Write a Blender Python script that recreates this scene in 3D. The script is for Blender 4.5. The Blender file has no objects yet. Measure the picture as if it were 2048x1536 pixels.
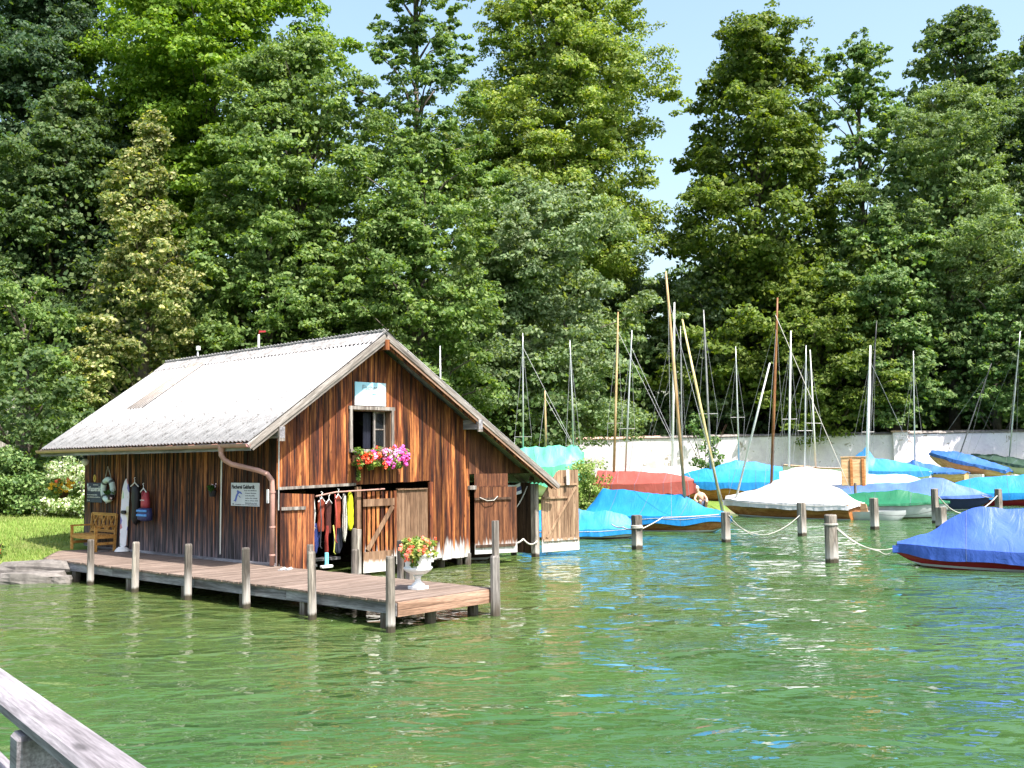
import bpy, math, random
import numpy as np
from mathutils import Vector, Matrix, noise
C = bpy.context.scene.collection
S = bpy.context.scene
random.seed(7); rng = np.random.default_rng(11)

# ------------------------------------------------------------------ camera
cam_d = bpy.data.cameras.new('camera'); cam = bpy.data.objects.new('camera', cam_d); C.objects.link(cam)
cam_d.sensor_width = 36; cam_d.lens = 36.91; cam_d.clip_start = .1; cam_d.clip_end = 4000
_p, _r = math.radians(4.2), 0.013
_f = Vector((0, math.cos(_p), math.sin(_p))); _x = Vector((1, 0, 0)); _u = Vector((0, -math.sin(_p), math.cos(_p)))
_X = _x*math.cos(_r)-_u*math.sin(_r); _Y = _u*math.cos(_r)+_x*math.sin(_r)
m = Matrix.Identity(4)
for i in range(3): m[i][0] = _X[i]; m[i][1] = _Y[i]; m[i][2] = -_f[i]; m[i][3] = (0, 0, 2.65)[i]
cam.matrix_world = m; S.camera = cam

# ------------------------------------------------------------------ light
L_dir = Vector((-.634*math.cos(math.radians(59)), .773*math.cos(math.radians(59)), -math.sin(math.radians(59)))).normalized()
sun_d = bpy.data.lights.new('sun', 'SUN'); sun_d.energy = 4.6; sun_d.angle = math.radians(.53); sun_d.color = (1, .95, .87)
sun = bpy.data.objects.new('sun', sun_d); C.objects.link(sun); sun.rotation_euler = L_dir.to_track_quat('-Z', 'Y').to_euler()
w = bpy.data.worlds.new('World'); S.world = w; w.use_nodes = True
nt = w.node_tree; nt.nodes.clear()
sky = nt.nodes.new('ShaderNodeTexSky'); sky.sky_type = 'NISHITA'; sky.sun_disc = False
sky.sun_elevation = math.radians(59); sky.sun_rotation = math.atan2(-L_dir.x, -L_dir.y)
sky.air_density = 1.6; sky.dust_density = 6.0; sky.ozone_density = 2.3; sky.altitude = 600
bg = nt.nodes.new('ShaderNodeBackground'); bg.inputs[1].default_value = .13
wo = nt.nodes.new('ShaderNodeOutputWorld'); nt.links.new(sky.outputs[0], bg.inputs[0]); nt.links.new(bg.outputs[0], wo.inputs[0])
S.view_settings.view_transform = 'Standard'; S.view_settings.look = 'None'; S.view_settings.gamma = 1
S.view_settings.exposure = 1.32
S.view_settings.use_curve_mapping = False
S.cycles.max_bounces = 6; S.cycles.diffuse_bounces = 3; S.cycles.glossy_bounces = 3; S.cycles.transmission_bounces = 3
S.cycles.transparent_max_bounces = 6; S.cycles.caustics_reflective = False; S.cycles.caustics_refractive = False

# ------------------------------------------------------------------ mesh helpers
class MB:
    def __init__(s): s.v = []; s.f = []
    def add(s, vs, fs):
        n = len(s.v); s.v += [tuple(p) for p in vs]; s.f += [tuple(i+n for i in f) for f in fs]; return s
    def box(s, c, d, rz=0, M=None):
        vs = [Vector((x*d[0]/2, y*d[1]/2, z*d[2]/2)) for x in (-1, 1) for y in (-1, 1) for z in (-1, 1)]
        if M is None: M = Matrix.Rotation(rz, 3, 'Z')
        return s.add([M @ p + Vector(c) for p in vs], [(0, 1, 3, 2), (4, 6, 7, 5), (0, 4, 5, 1), (2, 3, 7, 6), (0, 2, 6, 4), (1, 5, 7, 3)])
    def bar(s, a, b, w, h, up=(0, 0, 1)):
        a, b = Vector(a), Vector(b); z = (b-a); L = z.length; z.normalize(); u = Vector(up)
        if abs(z.dot(u)) > .97: u = Vector((0, 1, 0))
        x = z.cross(u).normalized(); y = x.cross(z)
        M = Matrix((x, y, z)).transposed()
        return s.box((a+b)/2, (w, h, L), M=M)
    def tube(s, pts, r, n=8, cap=True):
        pts = [Vector(p) for p in pts]
        rr = r if isinstance(r, (list, tuple)) else [r]*len(pts)
        base = len(s.v); up = Vector((0, 0, 1)); px = None
        for i, p in enumerate(pts):
            t = (pts[min(i+1, len(pts)-1)]-pts[max(i-1, 0)]).normalized()
            if px is None:
                x = t.cross(up if abs(t.dot(up)) < .95 else Vector((1, 0, 0))).normalized()
            else:
                x = (px-t*px.dot(t)).normalized()
            y = t.cross(x); px = x
            for k in range(n):
                a = 2*math.pi*k/n; s.v.append(tuple(p+(x*math.cos(a)+y*math.sin(a))*rr[i]))
        for i in range(len(pts)-1):
            for k in range(n):
                a = base+i*n+k; b = base+i*n+(k+1) % n; s.f.append((a, b, b+n, a+n))
        if cap:
            s.f.append(tuple(base+k for k in range(n))[::-1]); s.f.append(tuple(base+(len(pts)-1)*n+k for k in range(n)))
        return s
    def prism(s, poly, off):
        n = len(poly); P = [Vector(p) for p in poly]; o = Vector(off)
        fs = [tuple(range(n))[::-1], tuple(range(n, 2*n))]+[(i, (i+1) % n, (i+1) % n+n, i+n) for i in range(n)]
        return s.add(P+[p+o for p in P], fs)
    def lathe(s, prof, c=(0, 0, 0), n=20, flute=0):
        base = len(s.v)
        for r, z in prof:
            for k in range(n):
                a = 2*math.pi*k/n; rr = r*(1+flute*math.cos(k*math.pi)); s.v.append((c[0]+rr*math.cos(a), c[1]+rr*math.sin(a), c[2]+z))
        for i in range(len(prof)-1):
            for k in range(n):
                a = base+i*n+k; b = base+i*n+(k+1) % n; s.f.append((a, b, b+n, a+n))
        return s
    def grid(s, fn, nu, nv):
        base = len(s.v)
        for i in range(nu):
            for j in range(nv): s.v.append(tuple(fn(i/(nu-1), j/(nv-1))))
        for i in range(nu-1):
            for j in range(nv-1):
                a = base+i*nv+j; s.f.append((a, a+1, a+nv+1, a+nv))
        return s
    def torus(s, c, R, r, M, n=24, k=8, a0=0, a1=2*math.pi):
        pts = [Vector(c)+M @ Vector((R*math.cos(a0+(a1-a0)*i/n), R*math.sin(a0+(a1-a0)*i/n), 0)) for i in range(n+1)]
        return s.tube(pts, r, k)
    def mesh(s, name):
        me = bpy.data.meshes.new(name); me.from_pydata(s.v, [], s.f); me.update(); return me
    def obj(s, name, mat, parent=None, smooth=False, bevel=0):
        me = s.mesh(name)
        if mat: me.materials.append(mat)
        if smooth: me.polygons.foreach_set('use_smooth', [True]*len(me.polygons))
        o = bpy.data.objects.new(name, me); C.objects.link(o)
        if parent: o.parent = parent
        if bevel:
            b = o.modifiers.new('bevel', 'BEVEL'); b.width = bevel; b.segments = 1; b.limit_method = 'ANGLE'
        return o

def fastmesh(name, V, F, mat, parent=None, smooth=False):
    """V (n,3) float, F (m,4) int"""
    me = bpy.data.meshes.new(name); n = len(V); k = len(F)
    me.vertices.add(n); me.vertices.foreach_set('co', V.astype(np.float32).ravel())
    me.loops.add(k*4); me.loops.foreach_set('vertex_index', F.astype(np.int32).ravel())
    me.polygons.add(k); me.polygons.foreach_set('loop_start', np.arange(k, dtype=np.int32)*4)
    me.polygons.foreach_set('loop_total', np.full(k, 4, dtype=np.int32))
    if smooth: me.polygons.foreach_set('use_smooth', np.ones(k, dtype=bool))
    me.update(calc_edges=True); me.materials.append(mat)
    o = bpy.data.objects.new(name, me); C.objects.link(o)
    if parent: o.parent = parent
    return o

def tag(o, label=None, cat=None, group=None, kind=None):
    if label: o['label'] = label
    if cat: o['category'] = cat
    if group: o['group'] = group
    if kind: o['kind'] = kind
    return o
def empty(name, loc=(0, 0, 0), rz=0, label=None, cat=None, group=None):
    o = bpy.data.objects.new(name, None); C.objects.link(o); o.location = loc; o.rotation_euler = (0, 0, rz); o.empty_display_size = .1
    return tag(o, label, cat, group)
def inst(name, mesh, parent, loc=(0, 0, 0), rot=(0, 0, 0)):
    o = bpy.data.objects.new(name, mesh); C.objects.link(o); o.parent = parent; o.location = loc; o.rotation_euler = rot; return o

# ------------------------------------------------------------------ material helpers
def newmat(name):
    mt = bpy.data.materials.new(name); mt.use_nodes = True; t = mt.node_tree
    b = t.nodes['Principled BSDF']; return mt, t, b
def N(t, ty, **k):
    n = t.nodes.new(ty)
    for a, v in k.items(): setattr(n, a, v)
    return n
def ramp(t, stops, src):
    r = N(t, 'ShaderNodeValToRGB'); e = r.color_ramp.elements
    while len(e) < len(stops): e.new(.5)
    for x, (p, c) in zip(e, stops): x.position = p; x.color = (*c, 1) if len(c) == 3 else c
    t.links.new(src, r.inputs[0]); return r.outputs[0]
def mix(t, a, b, f, mode='MIX'):
    n = N(t, 'ShaderNodeMix', data_type='RGBA', blend_type=mode)
    for s, v in ((n.inputs[0], f), (n.inputs[6], a), (n.inputs[7], b)):
        if hasattr(v, 'links') or hasattr(v, 'is_linked'): t.links.new(v, s)
        else: s.default_value = v if isinstance(v, (int, float)) else (*v, 1)
    return n.outputs[2]
def math_(t, op, a, b=None, c=None, clamp=False):
    n = N(t, 'ShaderNodeMath', operation=op, use_clamp=clamp)
    for s, v in zip(n.inputs, (a, b, c)):
        if v is None: continue
        if hasattr(v, 'is_linked'): t.links.new(v, s)
        else: s.default_value = v
    return n.outputs[0]
def noise_(t, vec, scale, detail=4, rough=.55, dist=0):
    n = N(t, 'ShaderNodeTexNoise'); n.inputs['Scale'].default_value = scale; n.inputs['Detail'].default_value = detail
    n.inputs['Roughness'].default_value = rough; n.inputs['Distortion'].default_value = dist
    if vec is not None: t.links.new(vec, n.inputs['Vector'])
    return n.outputs['Fac']
def bump(t, b, h, strength=.4, dist=.01):
    n = N(t, 'ShaderNodeBump'); n.inputs['Strength'].default_value = strength; n.inputs['Distance'].default_value = dist
    t.links.new(h, n.inputs['Height']); t.links.new(n.outputs[0], b.inputs['Normal'])

def wood(name, dark, mid, light, axis='z', rough=.75, vary=.35, weather=(), grain=1, knots=True, pos=(.34, .5, .66)):
    """weather: list of (z_a, z_b, color, streak) : full colour below z_a fading out at z_b (world heights)"""
    mt, t, b = newmat(name)
    tc = N(t, 'ShaderNodeTexCoord'); oi = N(t, 'ShaderNodeObjectInfo')
    add = N(t, 'ShaderNodeVectorMath', operation='MULTIPLY_ADD')
    t.links.new(oi.outputs['Random'], add.inputs[0]); add.inputs[1].default_value = (31, 17, 43); t.links.new(tc.outputs['Object'], add.inputs[2])
    sc = {'z': (1, 1, .06), 'x': (.06, 1, 1), 'y': (1, .06, 1)}[axis]
    mp = N(t, 'ShaderNodeMapping'); mp.inputs['Scale'].default_value = sc; t.links.new(add.outputs[0], mp.inputs[0])
    v = mp.outputs[0]
    a = noise_(t, v, 11*grain, 6, .62, .5); f = noise_(t, v, 90*grain, 3, .6)
    col = ramp(t, [(pos[0], dark), (pos[1], mid), (pos[2], light)], a)
    col = mix(t, col, (.12, .09, .07), math_(t, 'MULTIPLY', f, .35), 'MULTIPLY') if False else col
    fg = N(t, 'ShaderNodeMapRange'); fg.inputs[1].default_value = .35; fg.inputs[2].default_value = .65; fg.inputs[3].default_value = .62; fg.inputs[4].default_value = 1.12
    t.links.new(f, fg.inputs[0])
    rv = N(t, 'ShaderNodeMapRange'); rv.inputs[3].default_value = 1-vary; rv.inputs[4].default_value = 1+vary
    t.links.new(oi.outputs['Random'], rv.inputs[0])
    k = math_(t, 'MULTIPLY', fg.outputs[0], rv.outputs[0])
    vm = N(t, 'ShaderNodeVectorMath', operation='SCALE'); t.links.new(col, vm.inputs[0]); t.links.new(k, vm.inputs['Scale']); col = vm.outputs[0]
    if knots:
        mp2 = N(t, 'ShaderNodeMapping'); s2 = {'z': (7, 7, 2.2), 'x': (2.2, 7, 7), 'y': (7, 2.2, 7)}[axis]; mp2.inputs['Scale'].default_value = s2
        t.links.new(add.outputs[0], mp2.inputs[0])
        vo = N(t, 'ShaderNodeTexVoronoi'); vo.inputs['Scale'].default_value = 1; t.links.new(mp2.outputs[0], vo.inputs[0])
        kf = ramp(t, [(.05, (1, 1, 1)), (.13, (0, 0, 0))], vo.outputs['Distance'])
        col = mix(t, col, tuple(c*.35 for c in dark), math_(t, 'MULTIPLY', kf, .8))
    g = N(t, 'ShaderNodeNewGeometry'); sx = N(t, 'ShaderNodeSeparateXYZ'); t.links.new(g.outputs['Position'], sx.inputs[0])
    for wt in weather:
        za, zb, wc, streak = wt[:4]
        jit = math_(t, 'MULTIPLY', math_(t, 'SUBTRACT', a, .5), streak)
        zz = math_(t, 'ADD', sx.outputs[2], jit)
        mr = N(t, 'ShaderNodeMapRange'); mr.inputs[1].default_value = za; mr.inputs[2].default_value = zb; mr.inputs[3].default_value = 1; mr.inputs[4].default_value = 0
        t.links.new(zz, mr.inputs[0])
        wcol = mix(t, tuple(c*.7 for c in wc), wc, fg.outputs[0])
        if len(wt) > 4: wcol = ramp(t, [(pos[0], tuple(c*.16 for c in wc)), (pos[1], tuple(c*.6 for c in wc)), (pos[2]+.03, tuple(c*1.7 for c in wc))], a)
        col = mix(t, col, wcol, mr.outputs[0])
    t.links.new(col, b.inputs['Base Color']); b.inputs['Roughness'].default_value = rough; b.inputs['Specular IOR Level'].default_value = .25
    bump(t, b, f, .35, .004)
    return mt

def plain(name, col, rough=.6, metal=0, spec=.4, nscale=6, namt=.18, bmp=0, dirt=None):
    mt, t, b = newmat(name); tc = N(t, 'ShaderNodeTexCoord')
    n = noise_(t, tc.outputs['Object'], nscale, 5, .6)
    lo = tuple(c*(1-namt*1.6) for c in col); hi = tuple(min(1, c*(1+namt)) for c in col)
    c = ramp(t, [(.3, lo), (.7, hi)], n)
    if dirt:
        n2 = noise_(t, tc.outputs['Object'], dirt[1], 6, .7); f = ramp(t, [(dirt[2], (0, 0, 0)), (dirt[2]+.12, (1, 1, 1))], n2); c = mix(t, c, dirt[0], f)
    t.links.new(c, b.inputs['Base Color']); b.inputs['Roughness'].default_value = rough; b.inputs['Metallic'].default_value = metal
    b.inputs['Specular IOR Level'].default_value = spec
    if bmp: bump(t, b, noise_(t, tc.outputs['Object'], nscale*5, 4), bmp, .01)
    return mt

def leafmat(name, c1, c2, c3, trans=.38, rough=.55):
    mt, t, b = newmat(name); g = N(t, 'ShaderNodeNewGeometry')
    c1, c2, c3 = [(c[0]*1.22, c[1]*1.08, c[2]*1.35) for c in (c1, c2, c3)]
    col = ramp(t, [(.0, c1), (.5, c2), (1., c3)], g.outputs['Random Per Island'])
    tc = N(t, 'ShaderNodeTexCoord'); n = noise_(t, tc.outputs['Object'], .35, 3, .5)
    mr = N(t, 'ShaderNodeMapRange'); mr.inputs[1].default_value = .3; mr.inputs[2].default_value = .7; mr.inputs[3].default_value = .75; mr.inputs[4].default_value = 1.25
    t.links.new(n, mr.inputs[0])
    vm = N(t, 'ShaderNodeVectorMath', operation='SCALE'); t.links.new(col, vm.inputs[0]); t.links.new(mr.outputs[0], vm.inputs['Scale']); col = vm.outputs[0]
    t.links.new(col, b.inputs['Base Color']); b.inputs['Roughness'].default_value = rough; b.inputs['Specular IOR Level'].default_value = .25
    tr = N(t, 'ShaderNodeBsdfTranslucent'); tc2 = mix(t, col, (1., 1., .25), 1., 'MULTIPLY')
    vs = N(t, 'ShaderNodeVectorMath', operation='SCALE'); t.links.new(tc2, vs.inputs[0]); vs.inputs['Scale'].default_value = 1.6; t.links.new(vs.outputs[0], tr.inputs[0])
    ms = N(t, 'ShaderNodeMixShader'); ms.inputs[0].default_value = trans
    t.links.new(b.outputs[0], ms.inputs[1]); t.links.new(tr.outputs[0], ms.inputs[2]); t.links.new(ms.outputs[0], t.nodes['Material Output'].inputs[0])
    return mt

# ------------------------------------------------------------------ places
HA = math.radians(47.3)
HV = Vector((math.cos(HA), math.sin(HA), 0)); HU = Vector((-math.sin(HA), math.cos(HA), 0))
HO = Vector((-5.164, 22.973, 0))
def HW(x, y, z=0): return HO+HV*x+HU*y+Vector((0, 0, z))
SHORE = [(-400, -60), (-70, 16), (-30, 22.5), (-15, 24.2), (-11.6, 25.0), (-10.4, 27.2), (-8.2, 29.8), (-5.2, 34.5), (-1.0, 39.5), (3.0, 43.4), (6.5, 47.0), (10, 50.4), (15, 54.2), (20, 58.2), (26, 61), (36, 62), (80, 66), (400, 90)]
_sx = np.array([p[0] for p in SHORE], float); _sy = np.array([p[1] for p in SHORE], float)
def shore_dist(x, y):
    x = np.asarray(x, float); y = np.asarray(y, float); best = np.full(x.shape, 1e9)
    for i in range(len(SHORE)-1):
        ax, ay, bx, by = _sx[i], _sy[i], _sx[i+1], _sy[i+1]; dx, dy = bx-ax, by-ay
        t = np.clip(((x-ax)*dx+(y-ay)*dy)/(dx*dx+dy*dy), 0, 1); d = np.hypot(x-ax-t*dx, y-ay-t*dy); best = np.minimum(best, d)
    return np.where(y > np.interp(x, _sx, _sy), best, -best)
def ground_z(x, y):
    s = shore_dist(x, y)
    up = .36*np.clip(s/.5, 0, 1)+.075*np.clip(s-.5, 0, 14)
    return np.where(s > 0, up, np.maximum(-1.5, s*.8-.1))
def gz(x, y): return float(ground_z(np.array([x]), np.array([y]))[0])

# ------------------------------------------------------------------ ground and water
def ground_mat():
    mt, t, b = newmat('lawn'); g = N(t, 'ShaderNodeNewGeometry')
    n = noise_(t, g.outputs['Position'], 1.1, 6, .65); n2 = noise_(t, g.outputs['Position'], 30, 3, .7); n3 = noise_(t, g.outputs['Position'], .25, 3, .5)
    c = ramp(t, [(.3, (.11, .18, .03)), (.55, (.17, .25, .05)), (.75, (.25, .31, .09))], n)
    c = mix(t, c, (.05, .09, .015), ramp(t, [(.45, (0, 0, 0)), (.75, (.7, .7, .7))], n2))
    c = mix(t, c, (.2, .17, .09), ramp(t, [(.58, (0, 0, 0)), (.7, (.5, .5, .5))], n3))
    sx = N(t, 'ShaderNodeSeparateXYZ'); t.links.new(g.outputs['Position'], sx.inputs[0])
    mr = N(t, 'ShaderNodeMapRange'); mr.inputs[1].default_value = .02; mr.inputs[2].default_value = .25; mr.inputs[3].default_value = 1; mr.inputs[4].default_value = 0
    t.links.new(sx.outputs[2], mr.inputs[0]); c = mix(t, c, (.2, .17, .13), mr.outputs[0])
    t.links.new(c, b.inputs['Base Color']); b.inputs['Roughness'].default_value = .9; b.inputs['Specular IOR Level'].default_value = .1; bump(t, b, n2, .8, .04); return mt
def axis(lo, hi, step, far):
    a = list(np.arange(lo, hi+1e-6, step)); d = step; p = a[-1]
    r = []
    while p < far: d *= 1.35; p += d; r.append(p)
    l = []; d = step; p = a[0]
    while p > -far: d *= 1.35; p -= d; l.append(p)
    return np.array(l[::-1]+a+r)
gx = axis(-36, 46, .6, 900); gy = axis(18, 84, .6, 900)
X, Y = np.meshgrid(gx, gy, indexing='ij'); Zg = ground_z(X, Y)
Zg = Zg+np.where(Zg > .3, .05*np.sin(X*.7+Y*.3)*np.sin(Y*.5), 0)
def gridmesh(name, X, Y, Z, mat, smooth=True):
    nx, ny = X.shape; idx = np.arange(nx*ny).reshape(nx, ny)
    F = np.stack([idx[:-1, :-1], idx[1:, :-1], idx[1:, 1:], idx[:-1, 1:]], -1).reshape(-1, 4)
    return fastmesh(name, np.stack([X, Y, Z], -1).reshape(-1, 3), F, mat, smooth=smooth)
tag(gridmesh('ground', X, Y, Zg, ground_mat()), kind='structure')

def water_mat():
    mt, t, b = newmat('lake_water'); g = N(t, 'ShaderNodeNewGeometry'); P = g.outputs['Position']
    n = noise_(t, P, .22, 3, .5, .5); n2 = noise_(t, P, 1.3, 4, .6, 1.0)
    c = ramp(t, [(.3, (.026, .066, .021)), (.5, (.036, .085, .025)), (.7, (.052, .104, .032))], n)
    # weed and gravel seen through the shallow water round the jetty
    sub = N(t, 'ShaderNodeVectorMath', operation='DISTANCE'); t.links.new(P, sub.inputs[0]); sub.inputs[1].default_value = (-4, 24, 0)
    mr = N(t, 'ShaderNodeMapRange'); mr.inputs[1].default_value = 5; mr.inputs[2].default_value = 13; mr.inputs[3].default_value = .5; mr.inputs[4].default_value = .0
    t.links.new(sub.outputs['Value'], mr.inputs[0])
    sh = ramp(t, [(.35, (.060, .080, .018)), (.6, (.11, .11, .03))], n2)
    c = mix(t, c, sh, mr.outputs[0])
    t.links.new(c, b.inputs['Base Color']); b.inputs['Roughness'].default_value = .03; b.inputs['IOR'].default_value = 1.33
    b.inputs['Specular IOR Level'].default_value = .5
    mp = N(t, 'ShaderNodeMapping'); mp.inputs['Scale'].default_value = (1, 1.7, 1); mp.inputs['Rotation'].default_value = (0, 0, .25); t.links.new(P, mp.inputs[0])
    h1 = noise_(t, mp.outputs[0], 1.5, 1.5, .45, .5); h2 = noise_(t, mp.outputs[0], 4.6, 1.5, .5, .4)
    h = math_(t, 'ADD', h1, math_(t, 'MULTIPLY', h2, .22))
    bump(t, b, h, 1.0, .13)
    return mt
wx = axis(-16, 24, .16, 900); wy = axis(8, 56, .16, 900)
wy = wy[wy < 120]
X, Y = np.meshgrid(wx, wy, indexing='ij'); Zw = np.zeros_like(X); r2 = np.random.default_rng(5)
for k in range(26):
    lam = .9*(1.13**k)*.8 if k < 12 else .8+r2.random()*2.2
    th = math.radians(75)+r2.normal()*.55; kk = 2*math.pi/lam
    ph = r2.random()*6.28; xx = X*math.cos(th)+Y*math.sin(th)
    Zw += .0021*lam*np.sin(kk*xx+ph+.6*np.sin(.5*X*math.cos(th+1.5)+.5*Y*math.sin(th+1.5)+k))
fade = np.clip(1-(np.hypot(X, Y-25)-60)/60, 0, 1)
tag(gridmesh('lake', X, Y, Zw*fade, water_mat()), kind='structure')
# ------------------------------------------------------------------ materials
W_front = wood('facade_wood', (.022, .008, .008), (.15, .042, .016), (.44, .165, .052), weather=[(.40, .62, (.50, .48, .47), 1.6)], vary=.55, pos=(.38, .50, .63))
W_leaf = wood('red_door_wood', (.035, .012, .009), (.15, .045, .02), (.40, .15, .055), vary=.4, pos=(.40, .50, .62))
W_long = wood('long_wall_wood', (.016, .007, .006), (.085, .028, .014), (.34, .13, .05), weather=[(.60, 1.65, (.17, .145, .16), 3.4, 1)], vary=.35, pos=(.42, .52, .62))
W_side = wood('leanto_wood', (.045, .018, .012), (.12, .045, .022), (.26, .11, .05), weather=[(.42, .6, (.62, .6, .58), .9)], vary=.3)
W_brown = wood('door_wood', (.10, .055, .032), (.20, .115, .07), (.30, .19, .12), weather=[(.32, .42, (.6, .57, .54), .5)], vary=.2)
W_tan = wood('bleached_door_wood', (.13, .075, .045), (.30, .19, .12), (.45, .31, .20), weather=[(.36, .46, (.68, .65, .62), .5)], vary=.2)
W_grey = wood('weathered_wood', (.10, .085, .075), (.24, .21, .19), (.42, .39, .36), vary=.15)
W_greyx = wood('weathered_beam', (.10, .085, .075), (.25, .22, .20), (.42, .39, .37), axis='x', vary=.12)
W_greyy = wood('weathered_fascia', (.10, .095, .10), (.24, .23, .25), (.40, .39, .41), axis='y', vary=.12, knots=False)
W_deck = wood('deck_wood', (.125, .088, .07), (.195, .145, .118), (.28, .215, .18), axis='x', vary=.13, knots=False, rough=.8)
W_fasx = wood('fascia_brown', (.16, .09, .06), (.33, .20, .14), (.48, .32, .24), axis='x', vary=.12)
W_post = wood('post_wood', (.08, .07, .06), (.175, .15, .13), (.33, .29, .25), vary=.3, weather=[(.14, .5, (.40, .37, .35), 1.2), (.08, .13, (.06, .05, .035), .12)], pos=(.38, .5, .62))
W_pile = wood('pile_wood', (.10, .09, .08), (.2, .18, .17), (.36, .33, .31), vary=.2, weather=[(.05, .3, (.08, .065, .05), .8)])
W_bench = wood('bench_wood', (.32, .15, .035), (.52, .26, .07), (.62, .36, .12), axis='y', vary=.1, rough=.45, knots=False)
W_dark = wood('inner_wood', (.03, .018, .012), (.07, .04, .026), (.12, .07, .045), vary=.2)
M_roof = plain('fibre_cement', (.37, .36, .365), .85, spec=.15, nscale=3, namt=.22, bmp=.3, dirt=((.10, .09, .085), 12, .545))
M_ridge = plain('ridge_cement', (.30, .285, .28), .9, spec=.1, nscale=6, namt=.3, bmp=.4, dirt=((.10, .095, .09), 7, .55))
M_roofd = plain('fibre_cement_patch', (.27, .225, .195), .85, spec=.15, nscale=5, namt=.12, bmp=.2)
M_pink = plain('copper_gutter', (.42, .24, .20), .45, spec=.5, nscale=3, namt=.15)
M_white = plain('white_paint', (.78, .78, .78), .5, nscale=3, namt=.06)
M_black = plain('black', (.015, .015, .018), .6)
M_dgrey = plain('slate', (.055, .065, .10), .7, nscale=3, namt=.15)
M_rope = plain('rope', (.45, .43, .39), .8, nscale=40, namt=.2)
M_metal = plain('aluminium', (.62, .64, .66), .35, metal=.6, nscale=2, namt=.08)
M_glass, _t, _b = newmat('glass'); _b.inputs['Base Color'].default_value = (.02, .025, .03, 1); _b.inputs['Roughness'].default_value = .04; _b.inputs['Alpha'].default_value = .55
def col(name, c, rough=.6, **k): return plain(name, c, rough, **k)

# ------------------------------------------------------------------ boathouse
def zr(x): return 5.68-(2.7-x)*.69 if x < 2.7 else 5.68-(x-2.7)*.595
house = empty('boathouse', HO, HA, 'dark brown timber boathouse with pale corrugated roof standing half over the water', 'boathouse')
def board_x(x0, x1, z0a, z0b, top, y, th, mat, parent, name='board'):
    """vertical board in a plane y=const, bottom z0a..z0b, top heights function"""
    zs = (top(x0), top(x1))
    poly = [(x0, y, z0a), (x1, y, z0b), (x1, y, zs[1]), (x0, y, zs[0])]
    return MB().prism(poly, (0, th, 0)).obj(name, mat, parent)
rb = random.Random(3)
fr = MB()
fr.bar((0.06, .11, .3), (.06, .11, 3.6), .1, .1).bar((5.88, .11, .2), (5.88, .11, 3.6), .1, .1).bar((.1, .11, 2.25), (5.8, .11, 2.30), .1, .1).bar((2.7, .11, 4.1), (2.7, .11, 5.4), .1, .1)
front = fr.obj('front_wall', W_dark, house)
x = 0.0; tops = lambda q: zr(q)-.13
while x < 5.9:
    wd = rb.choice([.14, .155, .17, .185, .2]); x1 = min(x+wd, 5.93)
    if 5.93-x1 < .08: x1 = 5.93
    y = -.002-rb.random()*.022; th = .028; e = .0055
    xc = (x+x1)/2; lint = lambda q: 2.10+.02*q+rb.uniform(-.006, .006)
    g0, g1 = x+e, x1-e
    if xc < 4.5: b0, b1 = lint(g0), lint(g1)
    else:
        bb = .20+(.05 if xc < 5.0 else 0)+rb.uniform(-.02, .02); b0 = b1 = bb
    if 2.0 < xc < 3.33:
        board_x(g0, g1, b0, b1, lambda q: 2.9, y, th, W_front, front)
        board_x(g0, g1, 3.98, 3.98, tops, y, th, W_front, front)
    else:
        if x < 2.7 < x1:
            board_x(g0, 2.7, b0, b1, tops, y, th, W_front, front); board_x(2.7, g1, b0, b1, tops, y, th, W_front, front)
        else: board_x(g0, g1, b0, b1, tops, y, th, W_front, front)
    x = x1
# lean-to gable
fr = MB().bar((5.95, .12, 2.36), (8.5, .12, 2.36), .1, .1).bar((8.5, .12, 2.1), (8.5, .12, 2.2), .1, .1)
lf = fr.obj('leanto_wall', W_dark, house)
x = 5.94
while x < 7.85:
    x1 = x+rb.choice([.18, .2, .24, .27]); bz = 2.33
    if tops(x1) > bz+.03: board_x(x+.004, x1-.004, bz, bz, tops, .02-rb.random()*.012, .028, W_side, lf)
    x = x1
# long wall
fr = MB(); 
for yy in (.2, 2.2, 4.4, 6.6, 8.9): fr.bar((.1, yy, .3), (.1, yy, 3.5), .1, .1)
for zz in (.5, 1.9, 3.3): fr.bar((.1, .1, zz), (.1, 9.0, zz), .08, .1)
longw = fr.obj('long_wall', W_dark, house)
y = 0.0
while y < 9.05:
    wd = rb.choice([.13, .145, .16, .175]); y1 = min(y+wd, 9.1); xo = -.002-rb.random()*.024
    MB().prism([(xo, y+.004, .42+rb.uniform(0, .015)), (xo, y1-.004, .42), (xo, y1-.004, 3.6), (xo, y+.004, 3.6)], (.028, 0, 0)).obj('board', W_long, longw)
    y = y1
MB().box((-.04, 4.5, .47), (.05, 9.0, .08)).obj('sill_board', W_greyy, house)
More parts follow.
